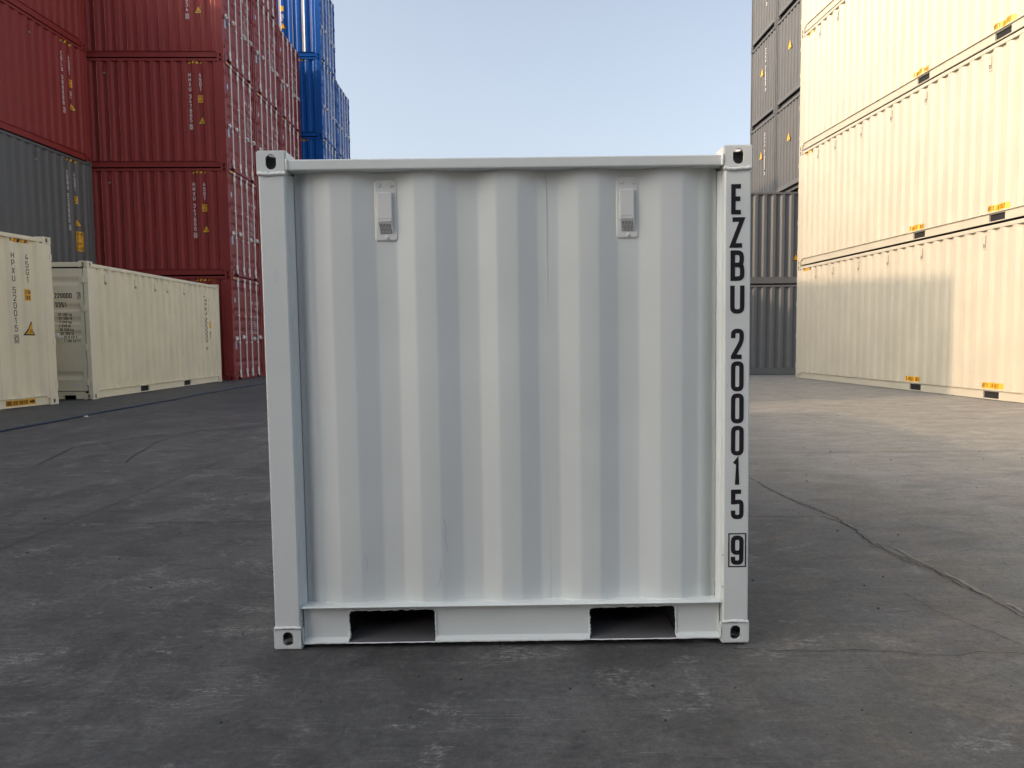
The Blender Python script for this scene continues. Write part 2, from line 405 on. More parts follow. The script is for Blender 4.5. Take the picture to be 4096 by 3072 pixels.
def container(label, colour, origin, rz, L=12.192, H=2.896, group=None, name='shipping_container', pockets=False, vents=None, vent_side=1,
              marks=(), detail=True, bars=((.33, .80), (.20, .67)), proud=False):
    m = MAT[colour]; W = CW
    root = bpy.data.objects.new(name, None); COL.objects.link(root)
    root.empty_display_size = .3
    root.location = origin; root.rotation_euler = (0, 0, rz)
    root['label'] = label; root['category'] = 'container'
    if group: root['group'] = group
    sz = '%.1f_%.1f' % (L, H)
    def part(nm, me, parent=None):
        return link(nm, me, parent or root)
    # corner castings
    cast = cm(('cast', colour), lambda: casting_mesh(.162, .178, .118, [m], ('-x', '+x', '-y', '+y', '+z'), n=12))
    for x in (0, W - .162):
        for y in (0, L - .178):
            for z in (0, H - .118):
                o = part('corner_casting', cast); o.location = (x, y, z)
    # posts
    def posts(end):
        bm = bmesh.new(); d = POST_D if end == 0 else POST_B
        z0, z1 = .120, H - .120
        if end == 0:   # folded door post: proud outer flat, stepped back towards the side panel
            pr = [(.004, .004), (.085, .004), (.085, .060), (.060, .060), (.060, .18), (.060, d), (.012, d), (.012, .19), (.004, .175)]
        else:
            pr = [(.004, .004), (.075, .004), (.075, .05), (.060, d), (.012, d), (.012, .115), (.004, .105)]
        extrude_profile(bm, pr, 'z', z0, z1)
        return tomesh(bm, 'corner_post', [m])
    pd = cm(('postd', colour, sz), lambda: posts(0)); pb = cm(('postb', colour, sz), lambda: posts(1))
    for me, fy in ((pd, 0), (pb, 1)):
        for fx in (0, 1):
            o = part('corner_post', me); o.scale = (-1 if fx else 1, -1 if fy else 1, 1); o.location = (W if fx else 0, L if fy else 0, 0)
    # side rails
    def trail():
        bm = bmesh.new(); box(bm, .006, .066, .180, L - .180, H - .100, H - .036, .004); return tomesh(bm, 'top_side_rail', [m])
    def brail():
        bm = bmesh.new()
        ys = [.180, L - .180]
        ph = []
        if pockets:
            for s in (-1, 1): ph.append((L / 2 + s * 1.025 - .18, L / 2 + s * 1.025 + .18))
        y = .180
        for a, b in ph:
            box(bm, .034, .060, y, a, .014, .158); y = b
            box(bm, .034, .060, a, b, .140, .158); box(bm, .034, .060, a, b, .014, .026)
        box(bm, .034, .060, y, L - .180, .014, .158)
        box(bm, .008, .056, .180, L - .180, .1585, .168)
        box(bm, .030, .060, .180, L - .180, .010, .0138)
        if proud: box(bm, .004, .0075, .180, L - .180, .014, .215); box(bm, .004, .033, .180, L - .180, .2152, .222)
        return tomesh(bm, 'bottom_side_rail', [m])
    tr = cm(('trail', colour, sz), trail); br = cm(('brail', colour, sz, pockets, proud), brail)
    for fx in (0, 1):
        for nm, me in (('top_side_rail', tr), ('bottom_side_rail', br)):
            o = part(nm, me); o.scale = (-1 if fx else 1, 1, 1); o.location = (W if fx else 0, 0, 0)
    if pockets:
        def pk():
            bm = bmesh.new(); box(bm, .061, W - .061, -.178, .178, .027, .139); return tomesh(bm, 'forklift_pocket', [MAT['pit']])  # solid near-black block stands for the shaded hollow
        pm = cm(('pocket',), pk)
        for s in (-1, 1):
            o = part('forklift_pocket', pm); o.location = (0, L / 2 + s * 1.025, 0)
    # side panels
    fold = side_fold(L)
    def spanel():
        bm = bmesh.new()
        pr = [(d, y) for y, d in fold]
        A = [bm.verts.new((d, y, .1685)) for d, y in pr]; B = [bm.verts.new((d, y, H - .1003)) for d, y in pr]
        C_ = [bm.verts.new((.0605, y, .1685)) for y in (fold[0][0], fold[-1][0])]; D_ = [bm.verts.new((.0605, y, H - .1003)) for y in (fold[0][0], fold[-1][0])]
        for i in range(len(pr) - 1): bm.faces.new((A[i], A[i + 1], B[i + 1], B[i]))
        bm.faces.new((C_[0], C_[1], D_[1], D_[0]))
        return tomesh(bm, 'side_panel', [m])
    sp = cm(('spanel', colour, sz), spanel)
    for fx in (0, 1):
        o = part('side_panel', sp); o.scale = (-1 if fx else 1, 1, 1); o.location = (W if fx else 0, 0, 0)
    # roof, floor
    def roof():
        bm = bmesh.new(); pts = [(.02, H - .045)]
        y0, y1 = .19, L - .19; n = int((y1 - y0) / .21); per = (y1 - y0) / n
        pr = []
        for i in range(n):
            y = y0 + i * per; pr += [(y, H - .042), (y + per * .4, H - .042), (y + per * .5, H - .060), (y + per * .9, H - .060)]
        pr.append((y1, H - .042))
        A = [bm.verts.new((.0665, y, z)) for y, z in pr]; B = [bm.verts.new((W - .0665, y, z)) for y, z in pr]
        for i in range(len(pr) - 1): bm.faces.new((A[i], A[i + 1], B[i + 1], B[i]))
        return tomesh(bm, 'roof_panel', [m])
    part('roof_panel', cm(('roof', colour, sz), roof))
    def floor_():
        bm = bmesh.new(); box(bm, .062, W - .062, .07, L - .07, .142, .160)
        n = int(L / .61)
        for i in range(n):
            y = .3 + i * (L - .6) / (n - 1); box(bm, .0625, W - .0625, y, y + .045, .03, .1415)
        return tomesh(bm, 'floor', [MAT['under']])
    part('floor', cm(('floor', sz), floor_))
    # blind end
    def endp():
        bm = bmesh.new(); a, b = .078, W - .078; n = 9; per = (b - a) / n; pr = [(a, .030)]
        for i in range(n):
            x = a + i * per; pr += [(x + per * .14, .030), (x + per * .22, .072), (x + per * .70, .072), (x + per * .78, .030)]
        pr.append((b, .030))
        A = [bm.verts.new((x, L - d, .161)) for x, d in pr]; B = [bm.verts.new((x, L - d, H - .1205)) for x, d in pr]
        for i in range(len(pr) - 1): bm.faces.new((A[i], A[i + 1], B[i + 1], B[i]))
        return tomesh(bm, 'end_panel', [m])
    part('end_panel', cm(('endp', colour, sz), endp))
    def endrails():
        bm = bmesh.new()
        box(bm, .164, W - .164, L - .075, L - .010, H - .120, H - .050, .004)
        return tomesh(bm, 'end_header', [m])
    def endsill():
        bm = bmesh.new(); box(bm, .164, W - .164, L - .06, L - .006, .125, .250, .004); box(bm, .164, W - .164, L - .16, L - .12, .014, .125); return tomesh(bm, 'end_sill', [m])
    part('end_header', cm(('ehead', colour, sz), endrails)); part('end_sill', cm(('esill', colour, sz), endsill))
    # door end
    def dhead():
        bm = bmesh.new(); box(bm, .164, W - .164, .008, .075, H - .108, H - .020, .004); return tomesh(bm, 'door_header', [m])
    def dsill():
        bm = bmesh.new()
        x = .164
        for a, b in ((.33, .57), (W - .57, W - .33)):
            box(bm, x, a, .008, .07, .012, .150); box(bm, a, b, .008, .07, .085, .150); x = b
        box(bm, x, W - .164, .008, .07, .012, .150)
        return tomesh(bm, 'door_sill', [m])
    part('door_header', cm(('dhead', colour, sz), dhead)); part('door_sill', cm(('dsill', colour, sz), dsill))
    df = door_fold(H); z0, z1 = df[0][0], df[-1][0]
    lw = (W - .19) / 2 - .014
    def leaf():
        bm = bmesh.new()
        fr = .075
        # folded sheet
        A = [bm.verts.new((fr, d, z)) for z, d in df]; B = [bm.verts.new((lw - fr, d, z)) for z, d in df]
        for i in range(len(df) - 1): bm.faces.new((A[i], B[i], B[i + 1], A[i + 1]))
        box(bm, 0, fr - .002, .022, .075, z0, z1, .003); box(bm, lw - fr + .002, lw, .022, .075, z0, z1, .003)
        box(bm, fr, lw - fr, .060, .075, z0, z1)
        return tomesh(bm, 'door', [m])
    def seal():
        bm = bmesh.new()
        box(bm, -.011, -.001, .034, .06, z0 - .013, z1 + .011); box(bm, lw + .001, lw + .011, .034, .06, z0 - .013, z1 + .011)
        box(bm, -.001, lw + .001, .030, .06, z1 + .001, z1 + .0265); box(bm, -.001, lw + .001, .030, .06, z0 - .013, z0 - .001)
        return tomesh(bm, 'door_seal', [MAT['rubber']])
    def bar():
        bm = bmesh.new()
        tube(bm, [(0, -.012, .055), (0, -.012, H - .055)], .017, 8)
        for zc, s in ((.10, 1), (H - .10, -1)):
            box(bm, -.035, .035, -.030, .006, zc - .04, zc + .055, .006)
            box(bm, -.05, -.028, -.018, .007, zc + s * .06, zc + s * .20, .003)
            box(bm, -.028, .028, -.028, .012, zc + s * .075, zc + s * .19, .006)
        for zc in (H * .36, H * .62):
            box(bm, -.045, .045, -.022, .018, zc - .018, zc + .018, .004)
        return tomesh(bm, 'locking_bar', [MAT['galv']])
    def handle():
        bm = bmesh.new()
        tube(bm, [(0, -.032, 0), (.1, -.045, -.004), (.25, -.045, -.006), (.36, -.032, -.03)], .013, 6)
        box(bm, .18, .26, -.034, .018, -.06, .05, .006)
        return tomesh(bm, 'door_handle', [MAT['galv']])
    def hinge():
        bm = bmesh.new(); box(bm, -.100, .030, -.006, .021, 0, .10, .004); box(bm, -.110, -.097, -.006, .050, -.005, .105, .003)
        tube(bm, [(-.02, -.010, -.01), (-.02, -.010, .11)], .010, 6)
        return tomesh(bm, 'hinge', [m])
    leafm = cm(('leaf', colour, sz), leaf); sealm = cm(('seal', sz), seal); barm = cm(('bar', sz), bar); handm = cm(('handle',), handle); hingem = cm(('hinge', colour), hinge)
    doors = []
    for side in (0, 1):
        x0 = .095 + .012 if side == 0 else W - .095 - .012 - lw
        d = part('door', leafm); d.location = (x0, 0, 0); doors.append(d)
        if detail:
            o = link('door_seal', sealm, d)
            for q, fx in enumerate(bars[side]):
                o = link('locking_bar', barm, d); o.location = (lw * fx, 0, 0)
                o = link('door_handle', handm, d); o.location = (lw * fx, -.0, 1.16 + .04 * q); o.scale = (-1 if side == 0 else 1, 1, 1)
            for z in (.28, H * .36, H * .64, H - .40):
                o = link('hinge', hingem, d); o.location = (0 if side == 0 else lw, 0, z); o.scale = (1 if side == 0 else -1, 1, 1)
    # ventilators
    def ventm():
        bm = bmesh.new()
        box(bm, -.010, 0, -.05, .05, -.135, .135, .003); box(bm, -.034, -.0102, -.036, .036, -.055, .095, .008)
        box(bm, -.022, -.0102, -.034, .034, -.100, -.057, .006, 1)
        return tomesh(bm, 'vent', [m, MAT['grille']])
    if vents:
        for y, z in vents:
            # centre it on the nearest inner flat
            best = min([(p[0] + q[0]) / 2 for p, q in zip(fold[:-1], fold[1:]) if p[1] == q[1] == IN1], key=lambda v: abs(v - y))
            o = part('vent', cm(('vent', colour), ventm))
            if vent_side == 0: o.location = (IN1 - .001, best, z)
            else: o.location = (W - IN1 + .001, best, z); o.scale = (-1, 1, 1)
    # ------------- printed marks and stickers
    yb = [p[0] for p in fold]
    def sidefn(side, yref):
        # u measured to the viewer's right
        if side == 0: return (lambda u, v, e: Vector((interp(fold, yref - u) - e, yref - u, v))), [yref - b for b in yb]
        return (lambda u, v, e: Vector((W - interp(fold, yref + u) + e, yref + u, v))), [b - yref for b in yb]
    for mk in marks:
        kind = mk[0]
        if kind == 'side':       # ('side', side, yref, [(part name, polys, material, eps, parent index)])
            _, side, yref, items = mk
            fn, ub = sidefn(side, yref)
            made = []
            for nm, polys, mat, eps, par in items:
                me = decal_mesh(nm, polys, MAT[mat], fn, ub, (), eps)
                made.append(link(nm, me, root if par is None else made[par]))
        elif kind == 'rail':
            _, side, yref, items = mk
            made = []
            for nm, polys, mat, eps, par in items:
                fn = (lambda u, v, e: Vector((.034 - e, yref - u, v))) if side == 0 else (lambda u, v, e: Vector((W - .034 + e, yref + u, v)))
                made.append(link(nm, decal_mesh(nm, polys, MAT[mat], fn, (), (), eps), root if par is None else made[par]))
        elif kind == 'door':     # on a leaf, u from the leaf's left edge
            _, side, items = mk
            d = doors[side]
            fn = lambda u, v, e: Vector((u, (interp(df, v) if .075 < u < lw - .075 else .022) - e, v))
            for nm, polys, mat, eps in items:
                link(nm, decal_mesh(nm, polys, MAT[mat], fn, (.075, lw - .075), [p[0] for p in df], eps), d)
        elif kind == 'header':
            made = []
            for nm, polys, mat, eps in mk[1]:
                link(nm, decal_mesh(nm, polys, MAT[mat], lambda u, v, e: Vector((u, .008 - e, v)), (), (), eps), root)
        elif kind == 'end':      # blind end, viewer looks towards -y, right is -x
            _, xref, items = mk
            made = []
            for nm, polys, mat, eps, par in items:
                fn = lambda u, v, e: Vector((xref - u, L - .030 + e, v))
                made.append(link(nm, decal_mesh(nm, polys, MAT[mat], fn, (), (), eps), root if par is None else made[par]))
    return root

# sticker shapes ---------------------------------------------------
def rect(u0, v0, u1, v1): return [(u0, v0), (u1, v0), (u1, v1), (u0, v1)]
def tri_polys(cx, v0, s):
    return [[(cx - s / 2, v0), (cx + s / 2, v0), (cx, v0 + s * .98)]]
def hazard(u0, v0, n=4, wd=.062, gp=.04, h=.055, sl=.03, flip=False):
    s = -sl if flip else sl
    return [[(u0 + i * (wd + gp), v0), (u0 + i * (wd + gp) + wd, v0), (u0 + i * (wd + gp) + wd + s, v0 + h), (u0 + i * (wd + gp) + s, v0 + h)] for i in range(n)]
def std_marks(side, num, code, H, tcol='wtext', yn=.93, yc=.64, z_top=None, chk=True, extra_box=False, blind=False, L=12.192, first=0):
    """number column, size code column, height sticker, warning triangle, hazard strip near the door end"""
    zt = (z_top or H - .40)
    fd = side_fold(L)
    flats = [((p[0] + q[0]) / 2) for p, q in zip(fd[:-1], fd[1:]) if p[1] == q[1]]
    snap = lambda v: (min(flats, key=lambda f: abs(f - v)) if side == 0 else L - min(flats, key=lambda f: abs(f - (L - v))))
    yn, yc = snap(yn), snap(yc)
    yref = yn if side == 0 else L - yn
    tk = .0135 if tcol == 'ktext' else .0158
    du = (yn - yc)
    chars, ck = num[:-1].rstrip(), num[-1]
    it = [('container_number', shift(text_polys(chars, .105, .062, tk, vertical=True, pitch=.125), -.03, zt), tcol, .0015, None)]
    n = 0
    ylen = sum(.125 * .55 if c == ' ' else .125 for c in chars)
    zc = zt - ylen - .045
    it.append(('check_digit', frame_polys(-.045, zc - .125, .047, zc + .013, .009) + shift(text_polys(ck, .100, .058, tk, vertical=True), -.028, zc - .006), tcol, .0016, None))
    it.append(('size_code', shift(text_polys(code, .105, .062, tk, vertical=True, pitch=.125), du - .03, zt), tcol, .0015, None))
    zs = zt - .52 - .26
    it.append(('height_sticker', [rect(du - .065, zs, du + .065, zs + .19)], 'yellow', .0012, None))
    k = len(it) - 1
    it.append(('sticker_text', shift(text_polys("2.9m", .055, .022, .008, gap=.006), du - .05, zs + .115) + shift(text_polys("9'6\"", .06, .026, .009, gap=.006), du - .045, zs + .02), 'kborder', .0024, k))
    zt2 = zt - 1.36
    it.append(('warning_triangle', tri_polys(du + .02, zt2, .245), 'kborder', .0012, None)); k = len(it) - 1
    it.append(('triangle_face', tri_polys(du + .02, zt2 + .022, .185), 'yellow', .0026, k))
    it.append(('triangle_text', [rect(du - .03, zt2 + .05, du + .07, zt2 + .058), rect(du - .025, zt2 + .07, du + .065, zt2 + .078), rect(du - .015, zt2 + .09, du + .055, zt2 + .097)], 'kborder', .0040, k))
    if extra_box:
        it.append(('class_mark', frame_polys(du - .045, zs - .20, du + .045, zs - .10, .012) + shift(text_polys('3', .06, .035, .012), du - .017, zs - .18) + shift(text_polys('13', .055, .03, .010, gap=.01), du - .035, zs - .28), tcol, .0016, None))
    hz = [('hazard_strip', [rect(du - .32, H - .163, du + .09, H - .105)], 'kborder', .0012, None),
          ('hazard_stripes', hazard(du - .315, H - .163 + .0015, 4, .062, .042, .055, .03), 'yellow', .0024, 0)]
    return [('side', side, yref, it), ('side', side, yref, hz)]
def door_marks(H, tcol='wtext', num='347865', full=None):
    """lettering on the leaves as seen facing the doors"""
    u0 = .34
    L_ = []
    if full is None: full = ['HHXU', num]
    L_.append(('owner_code', shift(text_polys(full[0], .095, .045, .014), .30, 2.16), tcol, .0016)); L_.append(('door_number', shift(text_polys(full[1], .095, .045, .014), .66, 2.16), tcol, .0016)); L_.append(('size_code', shift(text_polys('45G1', .095, .045, .014), .66, 1.98), tcol, .0016))
    rows = ['32.500 kg', '71.650 lb', '3.820 kg', '8.420 lb', '28.680 kg', '63.230 lb', '76.4 CU.M.', '2.700 CU.FT.']
    P = []
    for i, rr in enumerate(rows): P += shift(text_polys(rr, .050, .024, .008, gap=.008), .55, 1.78 - .068 * i)
    L_.append(('weight_text', P, tcol, .0016))
    P = []
    for i, rr in enumerate(['MGW', 'TARE', 'NET', 'CUBE']): P += shift(text_polys(rr, .050, .024, .008, gap=.008), .30, 1.78 - .136 * i)
    L_.append(('weight_heading', P, tcol, .0016))
    L_.append(('warning_sticker', [[(.33, .46), (.47, .46), (.40, .60)]], 'yellow', .0016))
    L_.append(('owner_sticker', [rect(.86, .29, .93, .32)], 'wtext', .0016))
    R_ = [('round_emblem', [[(.20 + .045 * math.cos(k * PI / 6), 2.22 + .075 * math.sin(k * PI / 6)) for k in range(12)]], 'emblem', .0016),
          ('data_plate', [rect(.11, .86, .25, 1.10)], 'plate', .0016)]
    Hd = [('header_stripes', hazard(.20, H - .105, 3, .045, .035, .06, 0), 'yellow', .0016), ('header_stripes', hazard(CW - .20 - .22, H - .105, 3, .045, .035, .06, 0), 'yellow', .0016)]
    return [('door', 1, L_), ('door', 0, R_), ('header', Hd)]

# ------------------------------------------------------------------ ground
def ground_mat():
    m, t, b = new_mat('worn_dark_concrete')
    co = nd(t, 'ShaderNodeNewGeometry').outputs['Position']
    sxyz = nd(t, 'ShaderNodeSeparateXYZ'); t.links.new(co, sxyz.inputs[0])
    def mul(a, b_):
        q = nd(t, 'ShaderNodeMath'); q.operation = 'MULTIPLY'; t.links.new(a, q.inputs[0]); t.links.new(b_, q.inputs[1]); return q.outputs[0]
    big = noise(t, co, .35, 5, .6)
    mid = noise(t, mapping(t, co, (1.3, .9, 1), (0, 0, .5)), 2.0, 9, .68, .7)
    brush = noise(t, mapping(t, co, (1.0, 2.4, 1), (0, 0, .5)), 4.6, 9, .72, 1.0)
    brush2 = noise(t, mapping(t, co, (2.6, 1.0, 1), (0, 0, -.55)), 3.4, 9, .74, 1.0)
    fine = noise(t, co, 38, 8, .78)
    c = mixc(t, ramp(t, big, [(.32, 0), (.68, 1)]), (.064, .0645, .0645), (.110, .110, .108))
    c = mixc(t, ramp(t, mid, [(.36, .5), (.50, 0)]), c, (.042, .042, .042))
    c = mixc(t, ramp(t, mid, [(.50, 0), (.68, .42)]), c, (.165, .163, .160))
    c = mixc(t, ramp(t, brush, [(.36, .42), (.48, 0)]), c, (.034, .035, .038))
    c = mixc(t, ramp(t, brush, [(.54, 0), (.70, .34)]), c, (.20, .197, .19))
    c = mixc(t, ramp(t, brush2, [(.56, 0), (.70, .26)]), c, (.19, .187, .18))
    # dusty concrete; paleness towards the right-hand stack also paints in sun and bounce light
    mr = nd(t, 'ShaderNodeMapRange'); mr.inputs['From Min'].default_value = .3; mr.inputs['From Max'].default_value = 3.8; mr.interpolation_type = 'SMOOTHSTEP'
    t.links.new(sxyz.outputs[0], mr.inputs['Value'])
    dust_light = noise(t, mapping(t, co, (1, 2.0, 1), (0, 0, -.3), (4, 1, 0)), 2.6, 9, .75, .8)
    c = mixc(t, mul(mr.outputs[0], ramp(t, dust_light, [(.34, .40), (.64, .95)])), c, (.39, .382, .345))
    # brown stains in a belt right of the white container
    mb = nd(t, 'ShaderNodeMapRange'); mb.inputs['From Min'].default_value = .5; mb.inputs['From Max'].default_value = 1.4; t.links.new(sxyz.outputs[0], mb.inputs['Value'])
    stain = noise(t, mapping(t, co, (1, 1.7, 1), (0, 0, -.4), (1.3, 2.2, 0)), 2.9, 7, .68, .9)
    grain = noise(t, mapping(t, co, (1, 2.2, 1), (0, 0, -.45)), 22, 8, .82)
    c = mixc(t, mul(mul(mb.outputs[0], ramp(t, stain, [(.50, 0), (.64, 1)])), ramp(t, grain, [(.42, 0), (.60, .55)])), c, (.30, .245, .175))
    # chalky scuffs: sparse patches broken up by grain
    patch = noise(t, mapping(t, co, (1, 1.2, 1), (0, 0, .8), (3.1, 7.7, 0)), 2.7, 6, .66, 1.0)
    grain2 = noise(t, mapping(t, co, (1, 2.6, 1), (0, 0, .55)), 26, 8, .85, .3)
    c = mixc(t, mul(ramp(t, patch, [(.55, 0), (.64, 1)]), ramp(t, grain2, [(.49, 0), (.60, .62)])), c, (.40, .39, .37))
    # fine directional scratches
    for rot, sc_, lo in ((.45, 1.7, .635), (-.5, 2.3, .65), (1.1, 2.0, .66)):
        scr = noise(t, mapping(t, co, (2, 70, 1), (0, 0, rot)), sc_, 2, .5, .15)
        c = mixc(t, mul(ramp(t, scr, [(lo + .02, 0), (lo + .06, .30)]), ramp(t, mid, [(.44, 0), (.54, 1)])), c, (.30, .295, .28))
    c = mixc(t, ramp(t, fine, [(.30, .55), (.50, 0)]), c, (.022, .022, .023))
    c = mixc(t, ramp(t, fine, [(.55, 0), (.74, .35)]), c, (.28, .275, .265))
    c = mixc(t, ramp(t, noise(t, co, 110, 4, .7), [(.3, .35), (.6, 0)]), c, (.02, .02, .02))
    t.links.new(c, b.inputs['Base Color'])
    t.links.new(ramp(t, mid, [(.3, .52), (.7, .78)]), b.inputs['Roughness'])
    b.inputs['Specular IOR Level'].default_value = .25
    bp = nd(t, 'ShaderNodeBump'); bp.inputs['Strength'].default_value = .5; bp.inputs['Distance'].default_value = .004
    ad = nd(t, 'ShaderNodeMath'); ad.operation = 'ADD'; t.links.new(fine, ad.inputs[0]); t.links.new(brush, ad.inputs[1])
    t.links.new(ad.outputs[0], bp.inputs['Height']); t.links.new(bp.outputs[0], b.inputs['Normal'])
    return m
GM = ground_mat()
def sstep(a, b, x):
    x = max(0, min(1, (x - a) / (b - a))); return x * x * (3 - 2 * x)
def gz(x, y):     # the yard falls slightly towards a gully beyond the right-hand stack
    return -.1415 * sstep(19.4, 22.6, y) * (1 - sstep(27, 30, y)) * sstep(0, 3, x)
xs = sorted(set([-1200, -400, -120, -50, -20, -8, -4, -1] + [i * .6 for i in range(0, 6)] + [4, 6, 8, 12, 20, 50, 120, 400, 1200]))
ys = sorted(set([-1200, -400, -120, -40, -10, 0, 4, 8, 12, 16] + [19 + i * .4 for i in range(0, 29)] + [34, 40, 60, 120, 400, 1200, 2000]))
bm = bmesh.new(); G = [[bm.verts.new((x, y, gz(x, y))) for x in xs] for y in ys]
for j in range(len(ys) - 1):
    for i in range(len(xs) - 1): bm.faces.new((G[j][i], G[j][i + 1], G[j + 1][i + 1], G[j + 1][i]))
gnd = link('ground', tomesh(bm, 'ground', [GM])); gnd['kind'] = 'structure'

def ribbon(name, pts, wd, mat, z=.004, jit=0.0, seg=.05, taper=False):
    P = []
    for a, b in zip(pts[:-1], pts[1:]):
        a = Vector((*a, 0)); b = Vector((*b, 0)); n = max(1, int((b - a).length / seg))
        for k in range(n): P.append(a.lerp(b, k / n))
    P.append(Vector((*pts[-1], 0)))
    off = 0; bm = bmesh.new(); prev = None
    for i, p in enumerate(P):
        d = (P[min(i + 1, len(P) - 1)] - P[max(0, i - 1)]).normalized(); n = Vector((-d.y, d.x, 0))
        off = off * .75 + random.uniform(-jit, jit)
        ww = wd * (random.uniform(.45, 1.5) if jit else 1)
        c = p + n * off
        a = bm.verts.new((c.x + n.x * ww / 2, c.y + n.y * ww / 2, gz(c.x, c.y) + z)); b = bm.verts.new((c.x - n.x * ww / 2, c.y - n.y * ww / 2, gz(c.x, c.y) + z))
        if prev: bm.faces.new((prev[0], prev[1], b, a))
        prev = (a, b)
    o = link(name, tomesh(bm, name, [mat]), gnd); return o
# saw-cut slab joints, square to each other
ribbon('slab_joint', [(-9, 4.23), (1.83, 4.27)], .0045, MAT['crack'], .004)
ribbon('slab_joint', [(-2.72, -3), (-2.71, 12)], .0035, MAT['crack'], .0042)
ribbon('slab_joint', [(1.9, 6.66), (6.6, 6.67)], .008, MAT['crack'], .004)
# wandering cracks
ribbon('ground_crack', [(1.62, 5.9), (1.69, 5.46), (1.71, 4.98), (1.75, 4.61), (1.82, 4.29), (1.81, 4.03), (1.77, 3.71), (1.78, 3.56), (1.81, 3.4), (1.84, 3.27), (1.84, 3.07), (1.86, 2.91), (1.88, 2.8), (1.87, 2.69), (1.9, 2.3), (1.93, 1.5)], .0055, MAT['crack'], .0044, .0085, .022)
MAT['spall'] = plain('pale_spalled_concrete', (.26, .24, .19), .85, 0, .35)
for q in ([(1.835, 3.62), (1.845, 3.45), (1.862, 3.3)], [(1.868, 3.22), (1.872, 3.05), (1.885, 2.9)], [(1.905, 2.84), (1.905, 2.7), (1.93, 2.55)], [(1.765, 4.3), (1.80, 4.15), (1.835, 3.95)]):
    ribbon('crack_spall', q, .016, MAT['spall'], .0036, .006, .02)
ribbon('ground_crack', [(1.72, 4.9), (1.74, 4.6), (1.80, 4.35)], .004, MAT['crack'], .0048, .006, .03)
ribbon('ground_crack', [(1.79, 3.7), (1.765, 3.5), (1.80, 3.3)], .004, MAT['crack'], .0048, .005, .03)
ribbon('ground_crack', [(.70, 2.43), (.76, 2.42), (.88, 2.41), (.99, 2.41), (1.11, 2.42), (1.22, 2.40), (1.32, 2.38), (1.42, 2.36), (1.52, 2.39), (1.65, 2.37), (1.9, 2.36)], .0032, MAT['crack'], .004, .004, .025)
ribbon('ground_crack', [(1.55, 2.95), (1.58, 2.75), (1.66, 2.55), (1.70, 2.40)], .0025, MAT['crack'], .004, .005, .03)
ribbon('ground_crack', [(-4.28, 6.36), (-4.6, 7.43), (-4.27, 8.28), (-3.26, 9.3)], .010, MAT['crack'], .004, .01, .08)
ribbon('ground_crack', [(-3.56, 6.46), (-3.95, 7.75), (-3.92, 8.78), (-3.23, 9.16)], .009, MAT['crack'], .0046, .01, .08)
ribbon('ground_crack', [(2.7, 3.9), (2.95, 3.6), (3.1, 3.3), (3.3, 3.2)], .006, MAT['crack'], .004, .02, .05)

